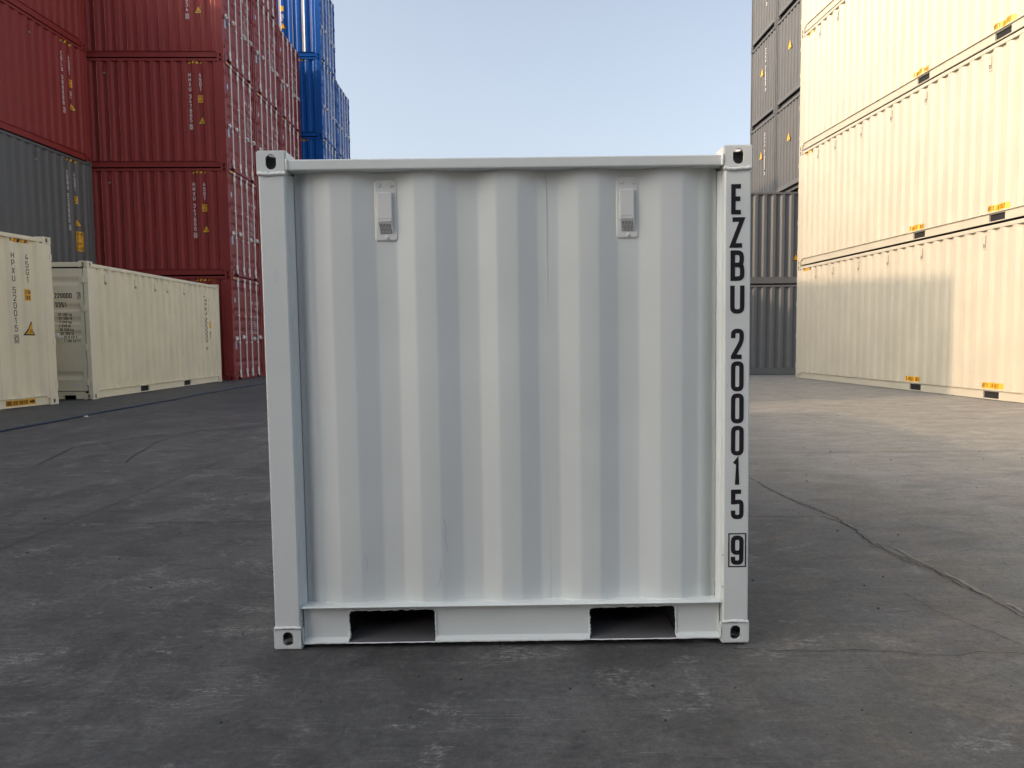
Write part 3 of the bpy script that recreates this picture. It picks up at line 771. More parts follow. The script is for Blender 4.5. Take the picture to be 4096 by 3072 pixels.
# ------------------------------------------------------------------ the small white container
WM = MAT['white']
def white_container():
    W, H, D = 1.6387, 1.6863, 1.95
    root = bpy.data.objects.new('small_container', None); COL.objects.link(root)
    root.location = (-.8725, 2.46, 0.0005); root.rotation_euler = (0, -.0047, .0046)
    root['label'] = 'small pale white container standing alone in front, number running down its right post'
    root['category'] = 'container'
    P = lambda nm, me, par=None: link(nm, me, par or root)
    cw, cd, ch = .098, .100, .0745
    cast = casting_mesh(cw, cd, ch, [WM, MAT['inner']], ('-x', '-y', '+z'), .036, .050, .007, .004, 24)
    castb = casting_mesh(cw, cd, ch, [WM, MAT['inner']], ('-x', '-y', '-z'), .036, .050, .007, .004, 24)
    for fx in (0, 1):
        for fy in (0, 1):
            for z, me in ((0, castb), (H - ch + .002, cast)):
                o = P('corner_casting', me); o.scale = (-1 if fx else 1, -1 if fy else 1, 1); o.location = (W + .001 if fx else -.001, D if fy else 0, z)
    zp0, zp1 = ch + .001, H - ch + .001
    def post(mir):
        bm = bmesh.new()
        pr = [(.005, .004), (.009, .0005), (.088, .0005), (.0925, .005), (.0930, .034), (.0975, .041), (.1045, .050), (.1045, .055), (.075, .055), (.075, .095), (.005, .095)]
        extrude_profile(bm, pr, 'z', zp0, zp1)
        return tomesh(bm, 'corner_post', [WM])
    pm = post(0)
    for fx in (0, 1):
        for fy in (0, 1):
            o = P('corner_post', pm); o.scale = (-1 if fx else 1, -1 if fy else 1, 1); o.location = (W if fx else 0, D if fy else 0, 0)
    # top rails
    def rail():
        bm = bmesh.new(); box(bm, cw, W - cw, .003, .058, 1.6225, 1.6585, .005, seg=3); return tomesh(bm, 'top_end_rail', [WM])
    rm = rail(); P('top_end_rail', rm); o = P('top_end_rail', rm); o.scale = (1, -1, 1); o.location = (0, D, 0)
    def srail():
        bm = bmesh.new(); box(bm, .003, .058, cd, D - cd, 1.6225, 1.6585, .005, seg=3); return tomesh(bm, 'top_side_rail', [WM])
    rm = srail(); P('top_side_rail', rm); o = P('top_side_rail', rm); o.scale = (-1, 1, 1); o.location = (W, 0, 0)
    def bsrail():
        bm = bmesh.new(); box(bm, .006, .03, cd, D - cd, .014, .143, .003); return tomesh(bm, 'bottom_side_rail', [WM])
    rm = bsrail(); P('bottom_side_rail', rm); o = P('bottom_side_rail', rm); o.scale = (-1, 1, 1); o.location = (W, 0, 0)
    # corrugated front panel (measured folds)
    e = [.1289, .1689, .2301, .3025, .3783, .4481, .5120, .5819, .6535, .7234, .7874, .8582, .9247, .9939, 1.0639, 1.1314, 1.1972, 1.2672, 1.3391, 1.4126, 1.4699, 1.5118]
    rec, cre = .050, .030
    d = [rec, rec, cre, cre, rec, rec, cre, cre, rec, rec, cre, cre, rec, rec, cre, cre, rec, rec, cre, cre, rec, rec]
    fold = [(.1050, .058)] + [(.1286, .058)] + list(zip(e, d)) + [(1.5121, .058), (1.5337, .058)]
    zb, zt = .1470, 1.6222
    def softened(pts, r=.007):
        o_ = [pts[0]]
        for i in range(1, len(pts) - 1):
            a, b, c = [Vector(q) for q in pts[i - 1:i + 2]]
            if (b - a).length < 2.2 * r or (c - b).length < 2.2 * r: o_.append(pts[i]); continue
            p0 = b + (a - b).normalized() * r; p2 = b + (c - b).normalized() * r
            for k in range(4):
                s = k / 3; q = p0 * (1 - s) ** 2 + b * 2 * s * (1 - s) + p2 * s * s; o_.append((q.x, q.y))
        o_.append(pts[-1]); return o_
    sf = softened(fold)
    def panel():
        bm = bmesh.new(); nz = 24
        rows = []
        for k in range(nz + 1):
            z = zb + (zt - zb) * k / nz
            rows.append([bm.verts.new((x, y + .0012 * math.sin(3.1 * z + 9 * x) * (1 if .14 < x < 1.5 else 0) + random.uniform(-.00012, .00012), z)) for x, y in sf])
        for k in range(nz):
            for i in range(len(sf) - 1): bm.faces.new((rows[k][i], rows[k][i + 1], rows[k + 1][i + 1], rows[k + 1][i]))
        return tomesh(bm, 'front_panel', [WM], True)
    fp = P('front_panel', panel())
    # back and side panels, roof, floor
    def wall(n, L_, zb_, zt_):
        bm = bmesh.new(); per = L_ / n; pr = [(0, .03)]
        for i in range(n): pr += [(i * per + per * .12, .03), (i * per + per * .3, .06), (i * per + per * .62, .06), (i * per + per * .8, .03)]
        pr.append((L_, .03))
        A = [bm.verts.new((x, y, zb_)) for x, y in pr]; B = [bm.verts.new((x, y, zt_)) for x, y in pr]
        for i in range(len(pr) - 1): bm.faces.new((A[i], A[i + 1], B[i + 1], B[i]))
        return tomesh(bm, 'side_panel', [WM])
    o = P('end_panel', wall(6, W - .19, .147, 1.6222)); o.rotation_euler = (0, 0, PI); o.location = (W - .095, D, 0)
    sm = wall(7, D - .19, .1435, 1.6222)
    o = P('side_panel', sm); o.rotation_euler = (0, 0, -PI / 2); o.location = (0, D - .095, 0)
    o = P('side_panel', sm); o.rotation_euler = (0, 0, PI / 2); o.location = (W, .095, 0)
    bm = bmesh.new(); box(bm, .0585, W - .0585, .0585, D - .0585, 1.625, 1.640); P('roof_panel', tomesh(bm, 'roof_panel', [WM]))
    bm = bmesh.new(); box(bm, .0585, W - .0585, .064, D - .0585, .1435, .1465); P('floor', tomesh(bm, 'floor', [MAT['under']]))
    # bottom front rail: ledge on top, web with two torch-cut pockets, ragged lower lip
    bm = bmesh.new(); box(bm, .0955, W - .0965, -.001, .062, .1432, .1464, .001); P('bottom_ledge', tomesh(bm, 'bottom_ledge', [MAT['weld']]))
    bm = bmesh.new(); pr = [(.030, .142), (.030, .036), (.024, .024), (.014, .0165), (.014, .0145), (.034, .0145), (.034, .142)]
    def web():
        bm = bmesh.new(); rnd = random.Random(3)
        holes = []; outline = [(.098, .142), (W - .098, .142)]
        def seg(dst, a, b, n, j):
            for k in range(n):
                s_ = k / n; dst.append((a[0] + (b[0] - a[0]) * s_ + rnd.uniform(-j, j), a[1] + (b[1] - a[1]) * s_ + rnd.uniform(-j, j)))
        right = W - .098
        for x0, x1, z1 in ((1.0875, 1.3906, .1270), (.2516, .5546, .1275)):
            seg(outline, (right, .030), (x1 + .002, .030), 20, .0004)
            pts = []; r = .017; z0 = .0195
            seg(pts, (x1 + .001, z0), (x1, z1 - r), 18, .0013)
            for k in range(5):
                a = k / 5 * PI / 2; pts.append((x1 - r + r * math.cos(a) + rnd.uniform(-.0006, .0006), z1 - r + r * math.sin(a)))
            seg(pts, (x1 - r, z1), (x0 + r, z1 - .0025), 30, .0016)
            for k in range(5):
                a = PI / 2 + k / 5 * PI / 2; pts.append((x0 + r + r * math.cos(a), z1 - .0025 - r + r * math.sin(a) + rnd.uniform(-.0006, .0006)))
            seg(pts, (x0, z1 - r), (x0 + .0045, z0), 18, .0015)
            outline += pts; holes.append(pts); right = x0 - .001
        seg(outline, (right, .030), (.098, .030), 20, .0004); outline.append((.098, .030))
        vv = [bm.verts.new((x, .030, z)) for x, z in outline]
        edges = [bm.edges.new((vv[i_], vv[(i_ + 1) % len(vv)])) for i_ in range(len(vv))]
        bmesh.ops.triangle_fill(bm, use_beauty=True, edges=edges)
        r = bmesh.ops.extrude_face_region(bm, geom=bm.faces[:])
        for v in r['geom']:
            if isinstance(v, bmesh.types.BMVert): v.co.y += .006
        # outward lip, burnt back to a thin strip across the pockets
        for xa, xb, thin in ((.098, .254, 0), (.254, .5530, 1), (.5530, 1.0895, 0), (1.0895, 1.389, 1), (1.389, W - .098, 0)):
            n = max(4, int((xb - xa) / .014)); A = []
            for k in range(n + 1):
                x = xa + (xb - xa) * k / n; j = rnd.uniform(-.0009, .0009)
                if thin: q_ = [(.0115, .0176), (.010, .0178 + j * .6), (.0085, .0160 + j), (.0085, .0148 + j), (.0115, .0148)]
                else: q_ = [(.030, .0304), (.020, .022), (.008, .0190 + j), (.008, .0150 + j), (.036, .0150)]
                A.append([bm.verts.new((x, a, b)) for a, b in q_])
            for k in range(n):
                for q in range(4): bm.faces.new((A[k][q], A[k][q + 1], A[k + 1][q + 1], A[k + 1][q]))
        return tomesh(bm, 'bottom_end_rail', [WM]), holes
    wm, holes = web(); P('bottom_end_rail', wm)
    # pocket tunnels, walls near-black for the shade inside
    for (x0, x1) in ((.2516, .5546), (1.0875, 1.3906)):
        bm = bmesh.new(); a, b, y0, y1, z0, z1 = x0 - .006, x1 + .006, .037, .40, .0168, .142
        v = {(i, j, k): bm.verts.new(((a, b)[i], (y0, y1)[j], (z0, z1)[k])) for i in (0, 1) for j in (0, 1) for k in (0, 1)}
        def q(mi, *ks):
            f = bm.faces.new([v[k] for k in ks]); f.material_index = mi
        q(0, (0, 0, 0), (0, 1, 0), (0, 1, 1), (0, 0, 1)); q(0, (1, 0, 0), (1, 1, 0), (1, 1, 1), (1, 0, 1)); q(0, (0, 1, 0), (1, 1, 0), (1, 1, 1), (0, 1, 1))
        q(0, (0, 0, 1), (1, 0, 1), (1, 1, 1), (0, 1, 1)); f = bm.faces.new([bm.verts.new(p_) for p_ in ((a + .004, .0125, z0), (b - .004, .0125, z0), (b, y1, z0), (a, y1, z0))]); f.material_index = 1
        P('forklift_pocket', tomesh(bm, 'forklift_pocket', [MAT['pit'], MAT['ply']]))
    # torch-cut bead round each pocket
    rnd = random.Random(11)
    for pts in holes:
        bm = bmesh.new(); pp = [(x, .029, z) for x, z in pts]
        tube(bm, pp, .003, 6, rf=lambda i: .0022 + rnd.random() * .0026); P('cut_edge_bead', tomesh(bm, 'cut_edge_bead', [MAT['weld']], True))
    # weld beads
    def bead(path, r, step=.006, jit=.5, mat='weld'):
        pts = []
        for a, b in zip(path[:-1], path[1:]):
            a = Vector(a); b = Vector(b); n = max(1, int((b - a).length / step))
            pts += [a.lerp(b, k / n) + Vector((rnd.uniform(-1, 1), 0, rnd.uniform(-1, 1))) * r * .18 for k in range(n)]
        pts.append(Vector(path[-1])); bm = bmesh.new()
        ph = rnd.random() * 6
        tube(bm, pts, r, 6, rf=lambda i: r * (1 - jit * .5 + jit * .5 * abs(math.sin(i * .9 + ph)) + rnd.uniform(-.12, .12)))
        return P('weld_seam', tomesh(bm, 'weld_seam', [MAT[mat]], True))
    for x0 in (.004, W - .095):
        bead([(x0, .001, H - ch + .001), (x0 + .03, .0, H - ch - .003), (x0 + .06, .0, H - ch - .001), (x0 + .092, .001, H - ch + .001)], .0075)
        bead([(x0, .001, ch + .001), (x0 + .045, .0, ch + .003), (x0 + .092, .001, ch + .001)], .0062)
    bead([(cw + .001, .003, 1.622), (cw + .001, .0025, 1.659)], .005)
    bead([(W - cw - .001, .003, 1.622), (W - cw - .001, .0025, 1.659)], .006)
    bead([(.1290, .0575, .149), (.1290, .0575, 1.30), (.1265, .0575, 1.59)], .0028, .012)
    bead([(1.5118, .0575, .149), (1.5118, .0575, 1.61)], .0034, .010)
    bead([(.956, .0496, .149), (.956, .0496, 1.618)], .0011, .02, .3)      # sheet joint
    zz = []
    for x, y in sf[2:-2]: zz.append((x, y - .001, .1475))
    bead([(.1, .056, .148)] + zz + [(1.535, .056, .148)], .0035, .007)
    for i in range(5):
        a, b = (.2301, .3025) if i == 0 else [(.5120, .5819), (.7874, .8582), (1.0639, 1.1314), (1.3391, 1.4126)][i - 1]
        bead([(a - .02, cre + .006, 1.6215), (a, cre, 1.6205), (b, cre, 1.6205), (b + .02, cre + .008, 1.6215)], .0035, .007)
    bead([(.1, .029, .032), (.1, .029, .140)], .0035, .006); bead([(W - .1, .029, .032), (W - .1, .029, .140)], .0035, .006)
    # ventilators
    for x0 in (.3755, 1.1905):
        vr = bpy.data.objects.new('vent', None)
        bm = bmesh.new(); x1 = x0 + .0785; z0, z1 = 1.3930, 1.6005; y = .052
        # pan: bevelled raised plate
        def ringv(i, yy): return [bm.verts.new(p) for p in ((x0 + i + .006, yy, z0 + i), (x1 - i - .006, yy, z0 + i), (x1 - i, yy, z0 + i + .006), (x1 - i, yy, z1 - i - .012), (x1 - i - .012, yy, z1 - i), (x0 + i + .012, yy, z1 - i), (x0 + i, yy, z1 - i - .012), (x0 + i, yy, z0 + i + .006))]
        R = [ringv(0, .0505), ringv(0, .0500), ringv(.004, .0465), ringv(.007, .0460)]
        for A, B in zip(R[:-1], R[1:]):
            for k in range(8): bm.faces.new((A[k], A[(k + 1) % 8], B[(k + 1) % 8], B[k]))
        bm.faces.new(R[-1])
        vo = P('vent', tomesh(bm, 'vent', [MAT['vent']]))
        bm = bmesh.new(); cx = (x0 + x1) / 2
        box(bm, x0 + .0105, x1 - .0165, .035, .0459, 1.4530, 1.5560, .004, seg=3)
        link('vent_cover', tomesh(bm, 'vent_cover', [MAT['vent']]), vo)
        # slanted grille below the cover
        bm = bmesh.new()
        q = [(x0 + .0125, .0355, 1.4525), (x1 - .0175, .0355, 1.4525), (x1 - .013, .0452, 1.4165), (x0 + .017, .0452, 1.4165)]
        A = [bm.verts.new(p) for p in q]; B = [bm.verts.new((p[0], .0458, p[2])) for p in q]
        bm.faces.new(A)
        for k in range(4): bm.faces.new((A[k], A[(k + 1) % 4], B[(k + 1) % 4], B[k]))
        gr = link('vent_grille', tomesh(bm, 'vent_grille', [MAT['vent']]), vo)
        bm = bmesh.new()
        a, b, c_, d_ = [Vector(p) for p in q]; nrm = (b - a).cross(d_ - a).normalized()
        if nrm.y > 0: nrm = -nrm
        for i in range(8):
            for j in range(8):
                s = .10 + .80 * (i + .5) / 8; t_ = .04 + .92 * (j + .5) / 8
                ctr = (a.lerp(b, s)).lerp(d_.lerp(c_, s), t_) + nrm * .0004
                ax = (b - a).normalized(); ay = (d_ - a).normalized()
                bm.faces.new([bm.verts.new(ctr + (ax * math.cos(k * PI / 4) + ay * math.sin(k * PI / 4)) * .00175) for k in range(8)])
        o = link('grille_holes', tomesh(bm, 'grille_holes', [MAT['pit']]), vo); o['kind'] = 'stuff'  # dark discs drawn for the shade in the holes
        for rx, rz_ in ((x0 + .019, 1.5795), (x1 - .0185, 1.5795), (cx + .003, 1.405)):
            bm = bmesh.new(); disc(bm, (rx, .0459, rz_), .0068, 12, h=.0035, r2=.0045); disc(bm, (rx, .0424, rz_), .0020, 6, h=.002, r2=.0012)
            link('rivet', tomesh(bm, 'rivet', [MAT['vent']]), vo)
        bm = bmesh.new()
        sl = [(cx - .003 + .016 * (1 if math.cos(k * PI / 8) > 0 else -1) + .0055 * math.cos(k * PI / 8), .0346, 1.4640 + .0055 * math.sin(k * PI / 8)) for k in range(16)]
        tube(bm, sl + [sl[0]], .0009, 5, cap=False); link('vent_slot', tomesh(bm, 'vent_slot', [MAT['vent']]), vo)
        # sealant round the vent
    # lettering on the right post
    fn = lambda u, v, e_: Vector((u, .0005 - e_, v))
    Lt = [('E', 1.5675, 1.6072, 1.5601, 1.4608), ('Z', 1.5648, 1.6121, 1.4515, 1.3515), ('B', 1.5663, 1.6129, 1.3426, 1.2420), ('U', 1.5661, 1.6136, 1.2339, 1.1327),
          ('2', 1.5695, 1.6126, 1.0827, .9811), ('0', 1.5701, 1.6129, .9733, .8719), ('0', 1.5707, 1.6137, .8647, .7629), ('0', 1.5714, 1.6144, .7551, .6536),
          ('1', 1.5760, 1.6085, .6455, .5455), ('5', 1.5726, 1.6160, .5365, .4344), ('9', 1.5731, 1.6166, .3776, .2756)]
    for ch_, u0, u1, v1, v0 in Lt:
        t_ = .0150
        polys = glyph_polys(ch_, u1 - u0, v1 - v0, t_)
        polys = [[(p.x + u0, p.y + v0) for p in q_] for q_ in polys]
        P('number_letter', decal_mesh('number_letter', polys, MAT['ktext'], fn, (), (), .0006))
    P('number_box', decal_mesh('number_box', frame_polys(1.5641, .2671, 1.6255, .3857, .0042), MAT['ktext'], fn, (), (), .0006))
    # chipped paint along the exposed lower edges
    rc = random.Random(21)
    spots = [(.0035, .10 + .028 * k + rc.uniform(-.01, .01)) for k in range(8)] + [(.098, .100), (.0965, .0635), (.0965, .022), (.010, .0715), (.030, .0012), (.060, .0010), (W - .004, .082), (W - .05, .0010), (W - .0935, .20), (W - .0935, .31), (.0935, .155)]
    for x, z in spots:
        rr = rc.uniform(.0008, .0022)
        poly = [(x + rr * rc.uniform(.5, 1) * math.cos(k * PI / 3), z + 1.7 * rr * rc.uniform(.5, 1.1) * math.sin(k * PI / 3)) for k in range(6)]
        P('paint_chip', decal_mesh('paint_chip', [poly], MAT['kborder'], fn, (), (), .0024))
    # a few hairline scratches and scuffs in the paint
    for (x0, z0, x1, z1, dep, wd) in ((.590, .44, .597, .40, cre, .0014), (.597, .40, .592, .37, cre, .0016), (.592, .37, .600, .33, cre, .0012), (.560, .205, .575, .235, cre, .001), (.575, .235, .572, .27, cre, .001),
                                      (.318, .315, .322, .27, .030, .0012), (.052, .97, .092, .985, .0002, .0012), (1.553, .90, 1.558, .885, .0002, .001), (.05, 1.30, .052, 1.25, .0002, .0008)):
        pl = [(x0, z0), ((x0 + x1) / 2 + .002, (z0 + z1) / 2), (x1, z1)]
        bm = bmesh.new(); prev = None
        for k, (x, z) in enumerate(pl):
            a = bm.verts.new((x - wd / 2, dep - .0015, z)); b = bm.verts.new((x + wd / 2, dep - .0015, z))
            if prev: bm.faces.new((prev[0], prev[1], b, a))
            prev = (a, b)
        P('scratch', tomesh(bm, 'scratch', [MAT['plate']]))
white_container()

# ------------------------------------------------------------------ stacks
def sv(a): return Vector((math.cos(a), -math.sin(a), 0))
def tv(a): return Vector((math.sin(a), math.cos(a), 0))
HC = 2.896
def place(base, a, s, t, z): 
    p = Vector((base[0], base[1], 0)) + sv(a) * s + tv(a) * t; return (p.x, p.y, z)

# red block: sides face the camera, doors face right
A0, Aa = (-8.0177, 20.2136), -.0247
ordn = ['bottom', 'second', 'third', 'fourth', 'fifth']
colA = ['nearest red column', 'middle red column', 'farthest red column']
nums = {0: ['347867 2', '347866 0', '347865 5', '347834 0', '347821 1'], 1: ['347871 4', '347872 0', '347875 6', '347879 8', '347880 1'], 2: ['347891 2', '347892 8', '347896 0', '347897 5']}
for c, nlev in ((0, 5), (1, 5), (2, 4)):
    for lv in range(nlev):
        n = nums[c][lv]
        lab = 'rust red container with white locking bars, %s tier, %s' % (ordn[lv] if lv < nlev - 1 or lv == 4 else 'topmost', colA[c])
        mk = door_marks(HC, 'wtext', n[:6])
        if c == 0: mk = std_marks(0, 'HHXU ' + n, '45G1', HC) + mk
        vts = [(3.05, HC - .32), (6.1, HC - .32), (9.1, HC - .32)]
        container(lab, 'red', place(A0, Aa, 0, c * 2.5, lv * HC), math.atan2(tv(Aa).y, tv(Aa).x), group='red containers stacked with doors to the right', marks=mk, vents=vts if c == 0 else None, vent_side=0)

# blue block beyond the red one
E0, Ea = (-7.4679, 27.9091), -.0276
for c, nlev in ((0, 5), (1, 4)):
    for lv in range(nlev):
        lab = 'deep blue container with locking bars, %s tier of the %s blue column' % (ordn[lv] if lv < nlev - 1 else 'topmost', ('taller near', 'lower far')[c])
        mk = door_marks(HC, 'wtext', '3100%d%d' % (c + 4, lv))
        if c == 0 and lv < 4:
            mk += [('side', 0, .64, [('hazard_strip', [rect(-.32, HC - .163, .09, HC - .105)], 'kborder', .0012, None), ('hazard_stripes', hazard(-.315, HC - .1615, 4, .062, .042, .055, .03), 'yellow', .0024, 0)])]
        if c == 0 and lv == 4:
            mk += [('side', 0, 1.36, [('warning_triangle', tri_polys(0, .98, .26), 'kborder', .0030, None), ('triangle_face', tri_polys(0, 1.00, .20), 'yellow', .0045, 0),
                                      ('height_sticker', [rect(-.09, 1.62, .05, 1.80)], 'yellow', .0030, None), ('class_mark', frame_polys(-.085, 1.36, .035, 1.50, .014) + shift(text_polys('3', .09, .05, .016), -.05, 1.385) + shift(text_polys('13', .06, .035, .012), -.075, 1.27), 'wtext', .0030, None),
                                      ('logo_stripe', [rect(-.16, .17, -.07, 2.79)], 'wtext', .0014, None), ('logo_stripe', [rect(-.31, .17, -.24, 2.79)], 'wtext', .0014, None),
                                      ('logo_stripe', [rect(.68, .17, .80, 2.79)], 'wtext', .0014, None), ('logo_stripe', [rect(.34, .17, .365, 2.79)], 'wtext', .0014, None), ('logo_stripe', [rect(1.0, .17, 1.015, 2.79)], 'wtext', .0014, None)])]
        container(lab, 'blue', place(E0, Ea, 0, c * 2.5, lv * HC), math.atan2(tv(Ea).y, tv(Ea).x), group='blue containers stacked beyond the red block', marks=mk)

# stack on the far left whose long sides run towards the camera: x = -s, y = -t
G0, Ga = (-11.3436, 19.6248), .0326
gl = [('grey', 'CBBU 626845 3', 'slate grey container at the bottom of the left stack, hidden behind the beige one'),
      ('grey', 'CBBU 626860 8', 'slate grey container with yellow caution sign under the left red ones'),
      ('red', 'CBLU 988888 2', 'red container directly on the slate grey container at the left'),
      ('red', 'CBLU 988870 5', 'red container topmost of the left stack, above the other red one')]
for lv, (colr, num, lab) in enumerate(gl):
    mk = std_marks(0, num, '45G1', HC, extra_box=(colr == 'red' and lv == 2))
    if lv == 1:
        u = .93 - .64
        mk += [('side', 0, .93, [('caution_sign', [rect(u - .13, .52, u + .17, 1.02)], 'yellow', .0012, None),
               ('caution_text', shift(text_polys('CAUTION', .085, .028, .011, gap=.012), u - .11, .91) + shift(text_polys("9'6\"", .085, .035, .012, gap=.012), u - .08, .79) + shift(text_polys('HIGH', .085, .035, .012, gap=.012), u - .08, .67) + shift(text_polys('CONTAINER', .085, .022, .009, gap=.010), u - .12, .545), 'kborder', .0026, 0)])]
    container(lab, colr, place(G0, Ga, 0, 0, lv * HC), math.atan2(-sv(Ga).y, -sv(Ga).x), marks=mk, vents=[(2.2, HC - .32), (5.2, HC - .32)], vent_side=0, group='left stack with long sides towards the yard')

# left beige high-cube at the frame edge
C0, Ca = (-8.2271, 12.8859), .155
mk = std_marks(0, 'HPXU 520015 0', '45G1', HC, 'ktext', .77, .50, z_top=2.56)
mk += [('rail', 0, 1.06, [('gooseneck_sign', [rect(0, .040, .60, .135)], 'yellow', .001, None),
        ('gooseneck_text', shift(text_polys('GOOSE NECK-THIS END', .070, .019, .008, gap=.0045), .01, .052), 'kborder', .0022, 0),
        ('gooseneck_arrow', [rect(.475, .070, .535, .106), [(.535, .052), (.590, .088), (.535, .124)]], 'kborder', .0022, 0)])]
container('beige container at the left edge, with yellow goose neck sign along its bottom rail', 'cream', (C0[0], C0[1], 0), math.atan2(-sv(Ca).y, -sv(Ca).x), marks=mk)

# beige twenty-footer, doors towards the camera
B0, Ba = (-8.1318, 13.7659), -.0125
LB, HB = 6.058, 2.591
lw = (CW - .19) / 2 - .014; xb = CW - .107 - lw       # left edge of the right leaf
u = lambda dist: (CW - dist) - xb
rows = ['30.480 kg', '67.200 lb', '2.240 kg', '4.940 lb', '28.240 kg', '62.260 lb', '32.9 CU.M.', '1.160 CU.FT.']
Pw = []
for i, rr in enumerate(rows): Pw += shift(text_polys(rr, .052, .024, .0085, gap=.008), u(.60) + .004 * i + (.06 if i > 5 else 0), 1.575 - .0705 * i)
dm = [('door_number', shift(text_polys('220000', .095, .045, .015, gap=.011), u(.655), 1.905), 'ktext', .0016), ('size_code', shift(text_polys('22G1', .095, .045, .015, gap=.011), u(.645), 1.735), 'ktext', .0016),
      ('check_digit', frame_polys(u(.235), 1.89, u(.160), 2.015, .007) + shift(text_polys('7', .095, .045, .015), u(.220), 1.905), 'ktext', .0016),
      ('weight_text', Pw, 'ktext', .0016), ('maker_plate', [rect(u(.42), .262, u(.27), .292)], 'wtext', .0016)]
vb = [(.61, 2.30), (1.76, 2.30), (2.62, 2.30), (3.19, 2.30), (4.05, 2.30), (5.19, 2.30)]
num = [('container_number', shift(text_polys('HPXU 220000', .090, .060, .013, vertical=True, pitch=.108), -.03, 2.18), 'ktext', .0015, None),
       ('check_digit', shift(text_polys('7', .090, .060, .013, vertical=True), -.03, .93), 'ktext', .0015, None),
       ('size_code', shift(text_polys('22G1', .100, .062, .013, vertical=True, pitch=.122), .19, 2.18), 'ktext', .0015, None),
       ('height_sticker', frame_polys(.20, 1.42, .29, 1.60, .008) + [rect(.208, 1.428, .282, 1.592)], 'yellow', .0012, None),
       ('class_mark', frame_polys(.20, 1.24, .285, 1.34, .010) + shift(text_polys('3', .06, .035, .010), .225, 1.26) + shift(text_polys('13', .05, .03, .009, gap=.01), .21, 1.16), 'ktext', .0015, None)]
container('beige short container with doors to the camera and weights lettered on its door', 'cream', place(B0, Ba, -CW, 0, 0), math.atan2(sv(Ba).y, sv(Ba).x), L=LB, H=HB,
          pockets=True, vents=vb, vent_side=1, bars=((.33, .80), (.06, .34)), marks=[('door', 1, dm), ('side', 1, LB - .80, num)])

# sunlit beige stack on the right: doors away from the camera, x = -s, y = -t
R0, Ra = (7.0627, 19.1429), -.0813
for lv in range(4):
    vts = [(y, HC - .275) for y in (.82, 1.91, 3.01, 4.10, 5.21, 6.90, 8.1, 9.3, 10.6, 11.4)]
    mk = []
    for yy, hgt in ((4.78, 0), (6.90, 0)):
        mk += [('side', 1, yy, [('lift_sticker', [rect(0, .185, .47, .285)], 'yellow', .0012, None), ('lift_text', shift(text_polys('EMPTY LIFT ONLY', .075, .022, .009, gap=.0075), .012, .198), 'kborder', .0026, 0)])]
    mk += [('side', 1, .30, [('hazard_strip', [rect(0, HC - .163, .33, HC - .105)], 'kborder', .0012, None), ('hazard_stripes', hazard(.005, HC - .1615, 4, .05, .03, .055, .02), 'yellow', .0024, 0)])]
    container('sunlit beige container with forklift pockets, %s tier of the right-hand stack' % (['bottom, half shadowed', 'second', 'third', 'topmost'][lv]), 'beige', place(R0, Ra, CW, 0, lv * HC), math.atan2(-sv(Ra).y, -sv(Ra).x),
              pockets=True, vents=vts, vent_side=1, marks=mk, group='sunlit beige containers stacked on the right')

# grey block at the back right: blind ends face left, x = t, y = -s
D0, Da = (8.428, 27.8003), -.0379
LD = 12.192
def end_marks(lv, withtext):
    it = [('warning_triangle', tri_polys(0, 1.62, .30), 'kborder', .004, None), ('triangle_face', tri_polys(0, 1.63, .27), 'yellow', .006, 0)]
    if withtext:
        it.append(('container_number', shift(text_polys('CAXU 41522%d 3' % lv, .105, .09, .02, vertical=True, pitch=.122), .32, 2.45), 'wtext', .004, None))
    return [('end', 1.35, it)]
for c in (0, 1):
    t0 = (-CW, -CW - .05 - CW)[c]
    for lv in range(5):
        if c == 1 and lv < 2: continue
        tt = t0 + (.36 if (c == 0 and lv < 2) else 0)
        lab = 'grey container end-on, %s tier of the %s grey column behind the beige stack' % (ordn[lv], ('outer left', 'inner right')[c])
        container(lab, 'grey', place(D0, Da, LD, tt, lv * HC), math.atan2(tv(Da).y, tv(Da).x), marks=end_marks(lv, c == 0), group='grey containers stacked end-on at the back right')
# the two dark grey ones set across in front of it, sides to the camera: x = t, y = -s
L0, La = (6.35, 23.475), .0402
for lv in range(2):
    mk = []
    ylab = 12.192 - 2.25
    if lv == 1: mk = [('side', 0, ylab, [('warning_triangle', tri_polys(0, .72, .25), 'kborder', .0012, None), ('triangle_face', tri_polys(0, .742, .19), 'yellow', .0026, 0)])]
    container('dark grey container side-on behind the yard, %s of the pair beside the beige stack' % ('lower', 'upper')[lv], 'grey', place(L0, La, LD, 0, lv * HC - .1415), math.atan2(tv(La).y, tv(La).x), marks=mk, proud=True, group='pair of dark grey containers side-on')

# stack outside the view on the left that shades the foreground
K0, Ka = (-13.5, 5.1), .0326
for lv in range(3):
    container('red container, %s tier of the stack out of view left' % ordn[lv], 'red', place(K0, Ka, 0, 0, lv * HC), math.atan2(-sv(Ka).y, -sv(Ka).x), detail=False, group='red containers out of view on the left')
# unseen row added behind the camera to block sky light from the yard
for c in range(2):
    for lv in range(3):
        container('%s container, %s tier of the %s stack added behind the camera' % (('red', 'grey')[(c + lv) % 2], ordn[lv], ('left', 'right')[c]), ('red', 'grey')[(c + lv) % 2],
                  (-12.0 + c * 12.6, -11.0, lv * HC), -PI / 2, detail=False, group='containers added behind the camera to block sky light')

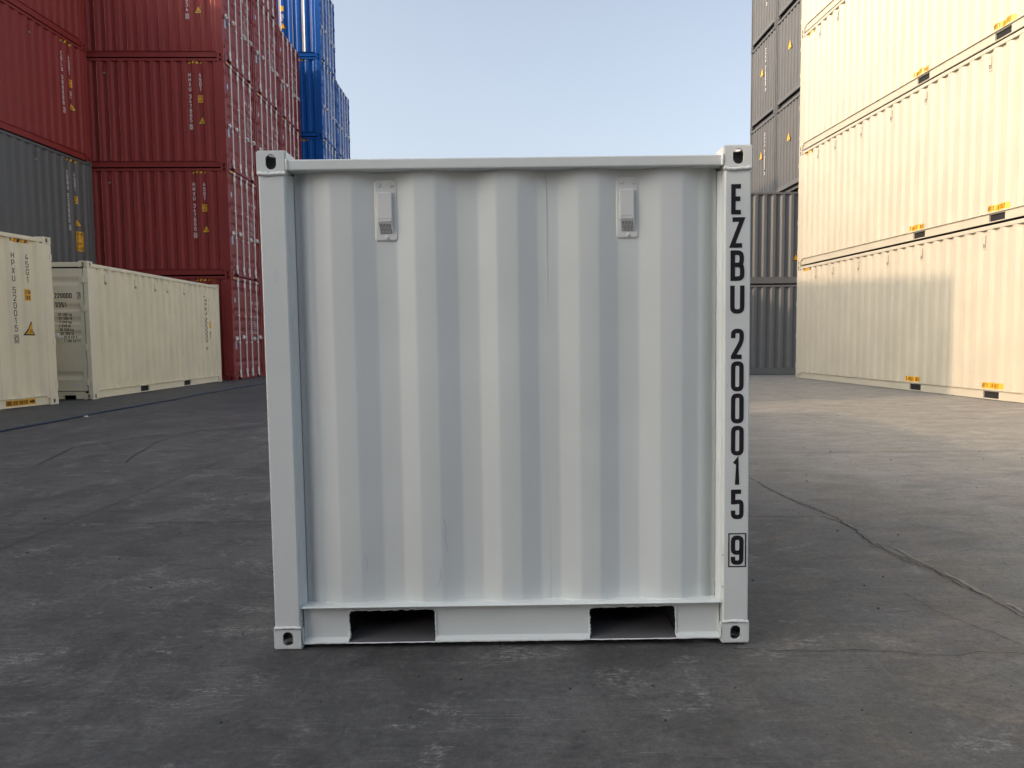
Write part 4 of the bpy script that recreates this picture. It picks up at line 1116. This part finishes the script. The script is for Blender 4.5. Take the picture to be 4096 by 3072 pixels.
# ------------------------------------------------------------------ loose things on the ground
pts = [(-6.2, 5.2), (-6.25, 7.0), (-6.31, 8.75), (-6.39, 10.06), (-6.49, 11.84), (-6.46, 12.91), (-6.57, 14.54), (-6.61, 16.79), (-6.59, 18.56), (-6.45, 22.0), (-6.2, 25.5)]
P3 = []
for a, b in zip(pts[:-1], pts[1:]):
    n = 10
    for k in range(n):
        s = k / n; P3.append((a[0] + (b[0] - a[0]) * s + .02 * math.sin(3.3 * (a[1] + (b[1] - a[1]) * s)), a[1] + (b[1] - a[1]) * s, .014))
P3.append((*pts[-1], .014))
bm = bmesh.new(); tube(bm, P3, .013, 8)
o = link('cable', tomesh(bm, 'cable', [MAT['cord']], True)); o['label'] = 'thin dark blue cable lying along the yard past the beige containers'; o['category'] = 'cable'

def blob(bm, c, r, rnd, flat=.6):
    v = [bm.verts.new((c[0] + r * math.cos(k * PI / 3) * rnd.uniform(.7, 1.2), c[1] + r * math.sin(k * PI / 3) * rnd.uniform(.7, 1.2), c[2])) for k in range(6)]
    w2 = [bm.verts.new((c[0] + .55 * r * math.cos(k * PI / 3) * rnd.uniform(.7, 1.2), c[1] + .55 * r * math.sin(k * PI / 3) * rnd.uniform(.7, 1.2), c[2] + r * flat)) for k in range(6)]
    for k in range(6): bm.faces.new((v[k], v[(k + 1) % 6], w2[(k + 1) % 6], w2[k]))
    bm.faces.new(w2)
rnd = random.Random(5); bm = bmesh.new()
for i in range(330):
    y = 1.2 + 13 * rnd.random() ** 1.8; x = rnd.uniform(-.75, .75) * (y + .5) + .2
    if -.95 < x < .85 and 2.35 < y < 4.6: continue
    if rnd.random() < .35 and x < 0: continue
    blob(bm, (x, y, -.0005), rnd.uniform(.0018, .0055) * (1 + y * .12), rnd)
o = link('grit', tomesh(bm, 'grit', [MAT['pebble']])); o['kind'] = 'stuff'; o['label'] = 'small dark grit scattered over the yard'
bm = bmesh.new(); blob(bm, (-6.35, 10.55, 0), .035, rnd, .5)
o = link('litter', tomesh(bm, 'litter', [MAT['litter']])); o['label'] = 'small crumpled white scrap on the ground by the beige containers'; o['category'] = 'litter'
